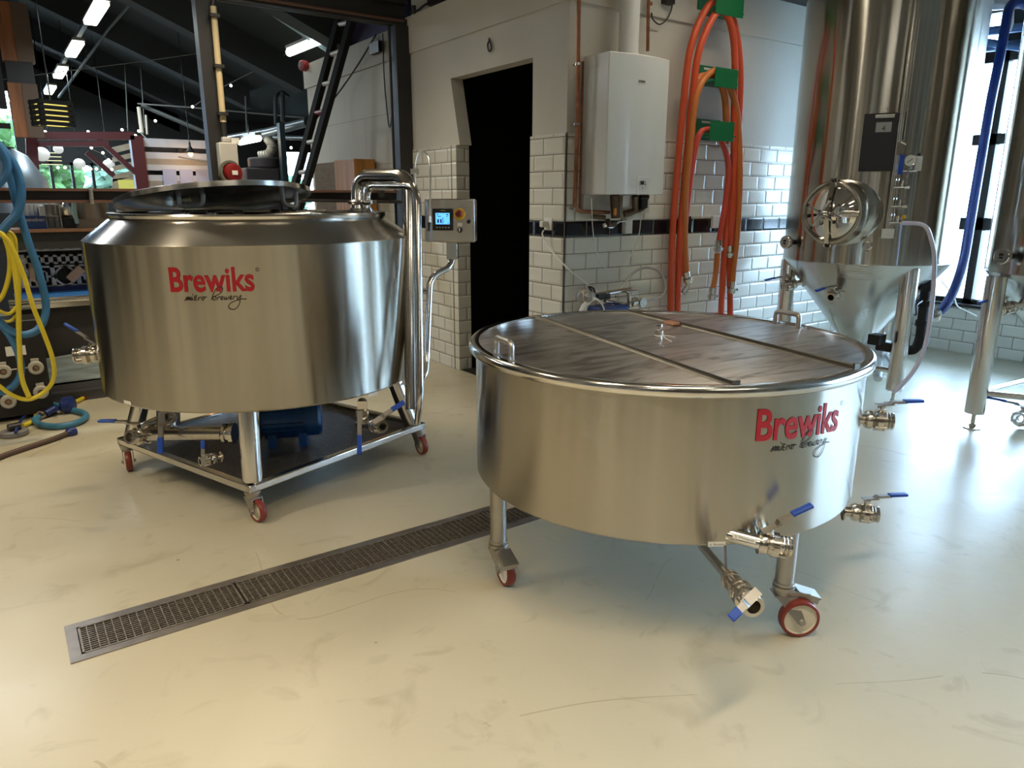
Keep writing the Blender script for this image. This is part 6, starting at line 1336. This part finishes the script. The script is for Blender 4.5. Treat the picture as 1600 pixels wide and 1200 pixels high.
# two long tubes by the block wall
for (xa_, ya_), (xb_, yb2), D_, wh in (((452, 82), (498, 63), 8.0, 'long bright tube lamp left of the black ladder, near the block wall top'), ((375, 222), (404, 216), 9.5, 'small bright tube lamp under the grey duct behind the kettle')):
    p, q = P(xa_, ya_, D=D_), P(xb_, yb2, D=D_-.6); b = MB(); b.cyl(p, q, .042 if ya_ < 100 else .04, 14); o = obj('tube_lamp', b, LITE2, label=wh, cat='lamp')
    b = MB(); b.bar(p+V((0, 0, .05)), q+V((0, 0, .05)), .08, .03); b.cyl((p+q)/2+V((0, 0, .05)), (p+q)/2+V((0, 0, .25)), .008, 6); obj('lamp_housing', b, ST_DULL, o)
# string lights
bulbs = [(57, 217, 9.8), (71, 208, 9.8), (96, 211, 9.8), (98, 218, 9.8), (128, 218, 9.8), (138, 208, 9.8), (156, 220, 9.8), (191, 205, 9.8), (212, 214, 9.8), (213, 222, 9.8), (217, 207, 9.8), (243, 191, 9.8), (301, 169, 9.8), (330, 219, 9.8), (361, 136, 9.8), (434, 92, 9.0), (505, 33, 8.2), (389, 253, 9.8), (455, 233, 9.8), (143, 233, 9.8), (161, 241, 9.8), (91, 264, 9.8), (102, 264, 9.8), (131, 266, 9.8), (142, 266, 9.8), (151, 266, 9.8), (161, 266, 9.8), (175, 267, 9.8), (217, 273, 9.8), (225, 280, 9.8), (14, 159, 9.8), (170, 252, 9.8)]
BULB = mat('lit_bulb', (1, .95, .8), .4, emit=(1, .95, .82), es=6)
ORD = ['first', 'second', 'third', 'fourth', 'fifth', 'sixth', 'seventh', 'eighth', 'ninth', 'tenth', 'eleventh', 'twelfth', 'thirteenth', 'fourteenth']
rowof = {}
for q_ in bulbs:
    x, y, D_ = q_
    k = 'in the row just above the far window' if (y >= 262 and x < 200) else 'around the top of the left maroon post' if x < 75 and y > 200 else 'along the maroon beam' if (200 < y < 240 and x < 200) else 'by the right maroon post' if (x < 230 and y > 200) else 'scattered below the maroon beam' if x < 200 and y > 225 else 'hanging high in the dark hall'
    rowof.setdefault(k, []).append(q_)
t0 = None
for k, lst in rowof.items():
    for i, (x, y, D_) in enumerate(sorted(lst)):
        c = P(x, y, D=D_); r = .026 if y < 170 else .018; lb = 'tiny lit bulb %s, %s from the left' % (k, ORD[i])
        if t0 is None:
            b = MB(); b.sphere(V((0, 0, 0)), .018, 8); t0 = obj('string_bulb', b, BULB, label=lb, cat='bulb', group='string light bulbs in the hall'); t0.location = c; ORG[t0] = c
        else: o = t0.copy(); COL.objects.link(o); o.location = c; o['label'] = lb
b = MB()
b.tube([P(-10, 126, D=9.9), P(110, 110, D=9.9), P(230, 95, D=9.9), P(400, 70, D=9.4), P(520, 45, D=8.2)], .006, 6)
b.tube(catmull([P(25, 170, D=9.9), P(45, 195, D=9.9), P(57, 214, D=9.9)]), .008, 6)
b.tube(catmull([P(218, 206, D=9.9), P(250, 235, D=9.9), P(290, 247, D=9.9), P(335, 252, D=9.9)]), .008, 6)
b.tube([P(215, 162, D=9.9), P(300, 168, D=9.9), P(475, 184, D=9.9)], .010, 6)
b.tube([P(300, 168, D=9.9), P(340, 140, D=9.9), P(434, 92, D=9.1), P(500, 55, D=8.5)], .006, 6)
b.tube([P(57, 217, D=9.8), P(98, 218, D=9.8), P(156, 219, D=9.8), P(212, 214, D=9.8), P(217, 273, D=9.8)], .004, 6); b.tube([P(60, 262, D=9.8), P(91, 263, D=9.8), P(131, 265, D=9.8), P(175, 266, D=9.8), P(225, 279, D=9.8)], .004, 6); b.tube([P(138, 207, D=9.8), P(143, 233, D=9.8), P(161, 241, D=9.8), P(170, 252, D=9.8)], .003, 6)
obj('string_light_cable', b, mat('grey_cable', (.16, .17, .17), .5), label='thin cables of the string lights strung across the dark hall', cat='cable')
b = MB()
b.tube([P(205, 5, D=8.8), P(170, 45, D=9.6), P(130, 100, D=10.6), P(92, 152, D=11.8)], .02, 8)
for x, y in ((170, 45), (135, 92), (113, 126)): b.tube([P(x, y, D=10), P(x-2, y-28, D=10)], .007, 6)
b.tube([P(222, 165, D=10), P(340, 215, D=10)], .03, 8); b.tube([P(195, 100, D=10), P(200, 205, D=10)], .008, 6); b.tube([P(219, 95, D=10), P(226, 200, D=10)], .008, 6); b.tube([P(384, 150, D=9), P(386, 205, D=9)], .012, 6)
obj('roof_rods', b, mat('grey_green_rod', (.06, .07, .07), .6), label='grey tie rods and hangers under the dark hall roof', cat='rod')
c = P(222, 190, D=10); b = MB(); b.cyl(P(217, 168, D=10), P(222, 208, D=10), .028, 12); b.cyl(P(228, 180, D=10), P(230, 210, D=10), .015, 8); obj('mesh_lamp', b, mat('pale_mesh', (.55, .5, .42), .5), label='slim pale cylindrical pendant above the right maroon post', cat='lamp')
# pendant lamp with warm glow on the partition
c = P(297, 232, Y=Yp-.3); b = MB(); b.lathe(c, (0, 0, 1), [(-.06, .10), (-.03, .05), (.03, .015), (.08, .012)], 20); b.cyl(c+V((0, 0, .08)), (c.x, c.y, roofz(c.x)-.01), .005, 6); t = obj('pendant_lamp', b, BLACKM, label='small black cone pendant glowing orange against the slatted partition', cat='lamp')
b = MB(); b.sphere(c-V((0, 0, .07)), .03, 10); obj('bulb', b, mat('warm_bulb', (1, .6, .3), .4, emit=(1, .55, .2), es=12), t)
l = bpy.data.lights.new('pendant_light', 'POINT'); l.energy = 5; l.color = (1, .5, .18); l.shadow_soft_size = .04; lo_ = bpy.data.objects.new('pendant_light', l); lo_.location = c-V((0, 0, .12)); COL.objects.link(lo_)
# grey duct, flexible duct, dark machinery
b = MB(); b.tube([P(330, 222, D=9.6), P(420, 206, D=9.2), P(480, 191, D=8.8)], .055, 16); b.tube([P(405, 214, D=9.7), P(480, 216, D=9.6)], .03, 12); obj('grey_duct', b, mat('duct_steel', (.28, .32, .36), .35, .8), label='grey horizontal duct behind the foot of the ladder', cat='duct')
b = MB(); pts = catmull([P(418, 216, D=9.3), P(425, 228, D=9.3), P(420, 240, D=9.3), P(405, 244, D=9.3)], 8); b.tube(pts, [.055+.008*(i % 2) for i in range(len(pts))], 14); obj('flexible_duct', b, mat('flex_duct', (.40, .37, .33), .5, .3), label='short ribbed flexible duct below the grey duct', cat='duct')
b = MB(); b.tube(rounded([P(431, 195, D=9.4), P(430, 150, D=9.4), P(440, 143, D=9.6), P(450, 150, D=10)], .1), .022, 10); b.cyl(P(441, 145, D=9.5), P(442, 190, D=9.5), .03, 12); obj('roof_vent_pipe', b, mat('vent_grey', (.05, .065, .075), .6), label='grey hooked vent pipe rising behind the tube lamp', cat='pipe')
b = MB(); q = P(443, 240, Y=9.2); b.box((q.x-.025, 9.2, 0), (q.x+.04, 9.3, P(443, 192, Y=9.2).z)); obj('blue_grey_post', b, mat('post_bluegrey', (.03, .05, .06), .5), label='slim blue-grey post left of the narrow bright window', cat='post')
b = MB(); A = P(382, 250, Y=9.4); B = P(440, 300, Y=9.4); b.box((A.x, 9.4, 0), (B.x, 10.2, P(400, 262, Y=9.4).z)); b.cyl((A.x+.3, 9.6, P(400, 262, Y=9.4).z), (A.x+.3, 9.6, P(400, 245, Y=9.4).z), .2, 20); obj('dark_machine', b, mat('machine_dark', (.06, .05, .055), .5), label='dark grey machine behind the raised kettle lid', cat='machine', bevel=.02)

# ------------------------------------------------------------------ ladder against the block wall
t = thing('black_ladder', 'tall black ladder with pale rungs leaning up beside the painted block wall', 'ladder', P(470, 300, X=X0-.35))
La = [P(461, 296, X=X0-.55), P(543, 10, X=X0-.25)]; Lb = [P(476, 300, X=X0-.30), P(556, 10, X=X0-.05)]
La = [P(458, 300, Y=6.75), P(530, 30, Y=6.45)]; Lb = [P(475, 300, Y=6.5), P(550, 30, Y=6.15)]
La = [La[0]+(La[0]-La[1])*.55, La[1]+(La[1]-La[0])*.12]; Lb = [Lb[0]+(Lb[0]-Lb[1])*.55, Lb[1]+(Lb[1]-Lb[0])*.12]
for A, B in (La, Lb):
    if A.z < 0: A = A+(B-A)*((0-A.z)/(B.z-A.z))
    b = MB(); b.bar(A, B, .095, .045, (1, 0, 0)); obj('ladder_rail', b, mat('ladder_black', (.010, .010, .010), .85, spec=.2), t)
def lp(L, y_):
    lo, hi = 0, 1
    for _ in range(40):
        m_ = (lo+hi)/2; q = L[0]+(L[1]-L[0])*m_; d = q-CAM; yy = 600-FPX*d.dot(up)/d.dot(fw)
        if yy > y_: lo = m_
        else: hi = m_
    return L[0]+(L[1]-L[0])*lo
for i, (ya_, yb2) in enumerate(((38, 34), (86, 78), (132, 128), (177, 173), (223, 220), (270, 268), (320, 318), (370, 368))):
    A, B = lp(La, ya_), lp(Lb, yb2); b = MB(); b.cyl(A, B, .02, 12); o = obj('rung', b, REDP if i == 3 else mat('pale_rung', (.50, .46, .40), .5, .3), t)
    if i == 3: o['label'] = 'red rung'
# joints of the painted blocks are in the wall; wall boxes: alarm, wood box, wires
b = MB(); c = P(475, 103, X=X0-.05); b.lathe(c, (-1, -.5, 0), [(-.02, .055), (.03, .055), (.045, .04), (.05, 0)], 20); obj('fire_alarm', b, REDP, label='red round fire alarm at the far end of the block wall top', cat='alarm')
A = P(504, 250, X=X0-.2); B = P(556, 248, X=X0-.2); zb3 = P(530, 300, X=X0-.2).z
b = MB(); b.box((X0-.22, B.y, 1.25), (X0-.012, A.y-.35, B.z)); obj('wood_cupboard', b, WOODO, label='orange-brown plank cupboard against the block wall behind the steam pipe', cat='cupboard')
b = MB(); b.box((X0-.20, A.y-.33, 1.25), (X0-.012, A.y+.25, A.z-.03)); obj('wood_stack', b, mat('dark_timber', (.13, .085, .05), .7, var=.3, vscale=8, stretch=(1, 1, 10)), label='dark timber shelf stack left of the orange plank cupboard', cat='shelf')
b = MB(); b.tube(catmull([P(587, 55, X=X0-.03), P(560, 100, X=X0-.04), P(525, 150, X=X0-.1), P(490, 190, X=X0-.3)]), .008, 6); b.tube(catmull([P(598, 52, X=X0-.03), P(600, 120, X=X0-.03), P(608, 198, X=X0-.03), P(613, 160, X=X0-.03), P(612, 60, X=X0-.03)]), .007, 6); b.box((X0-.06, P(600, 45, X=X0).y, 2.63), (X0-.012, P(585, 45, X=X0).y, 2.72)); obj('loose_wires', b, BLACK, label='loose black wires dangling down the painted block wall', cat='wire')
b = MB(); zc4 = roofz(3.03)
b.tube([P(417, 14, D=7.2), P(512, 78, D=7.6)], .03, 8); b.tube([P(423, 14, D=7.2), P(514, 74, D=7.6)], .018, 8); b.tube([P(470, 30, D=7.2), P(510, 60, D=7.5)], .02, 8); obj('cable_ladder', b, mat('pale_blue_steel', (.30, .42, .50), .4, .7), label='pale steel cable tray running down behind the black beam left of the ladder', cat='cable tray')
b = MB(); b.box((X0+.2, 6.3, 2.45), (X0+.28, 8.1, 3.3)); struct('wall_mezzanine', b, mat('violet_dusk_panel', (.10, .09, .20), .7), flat=True)
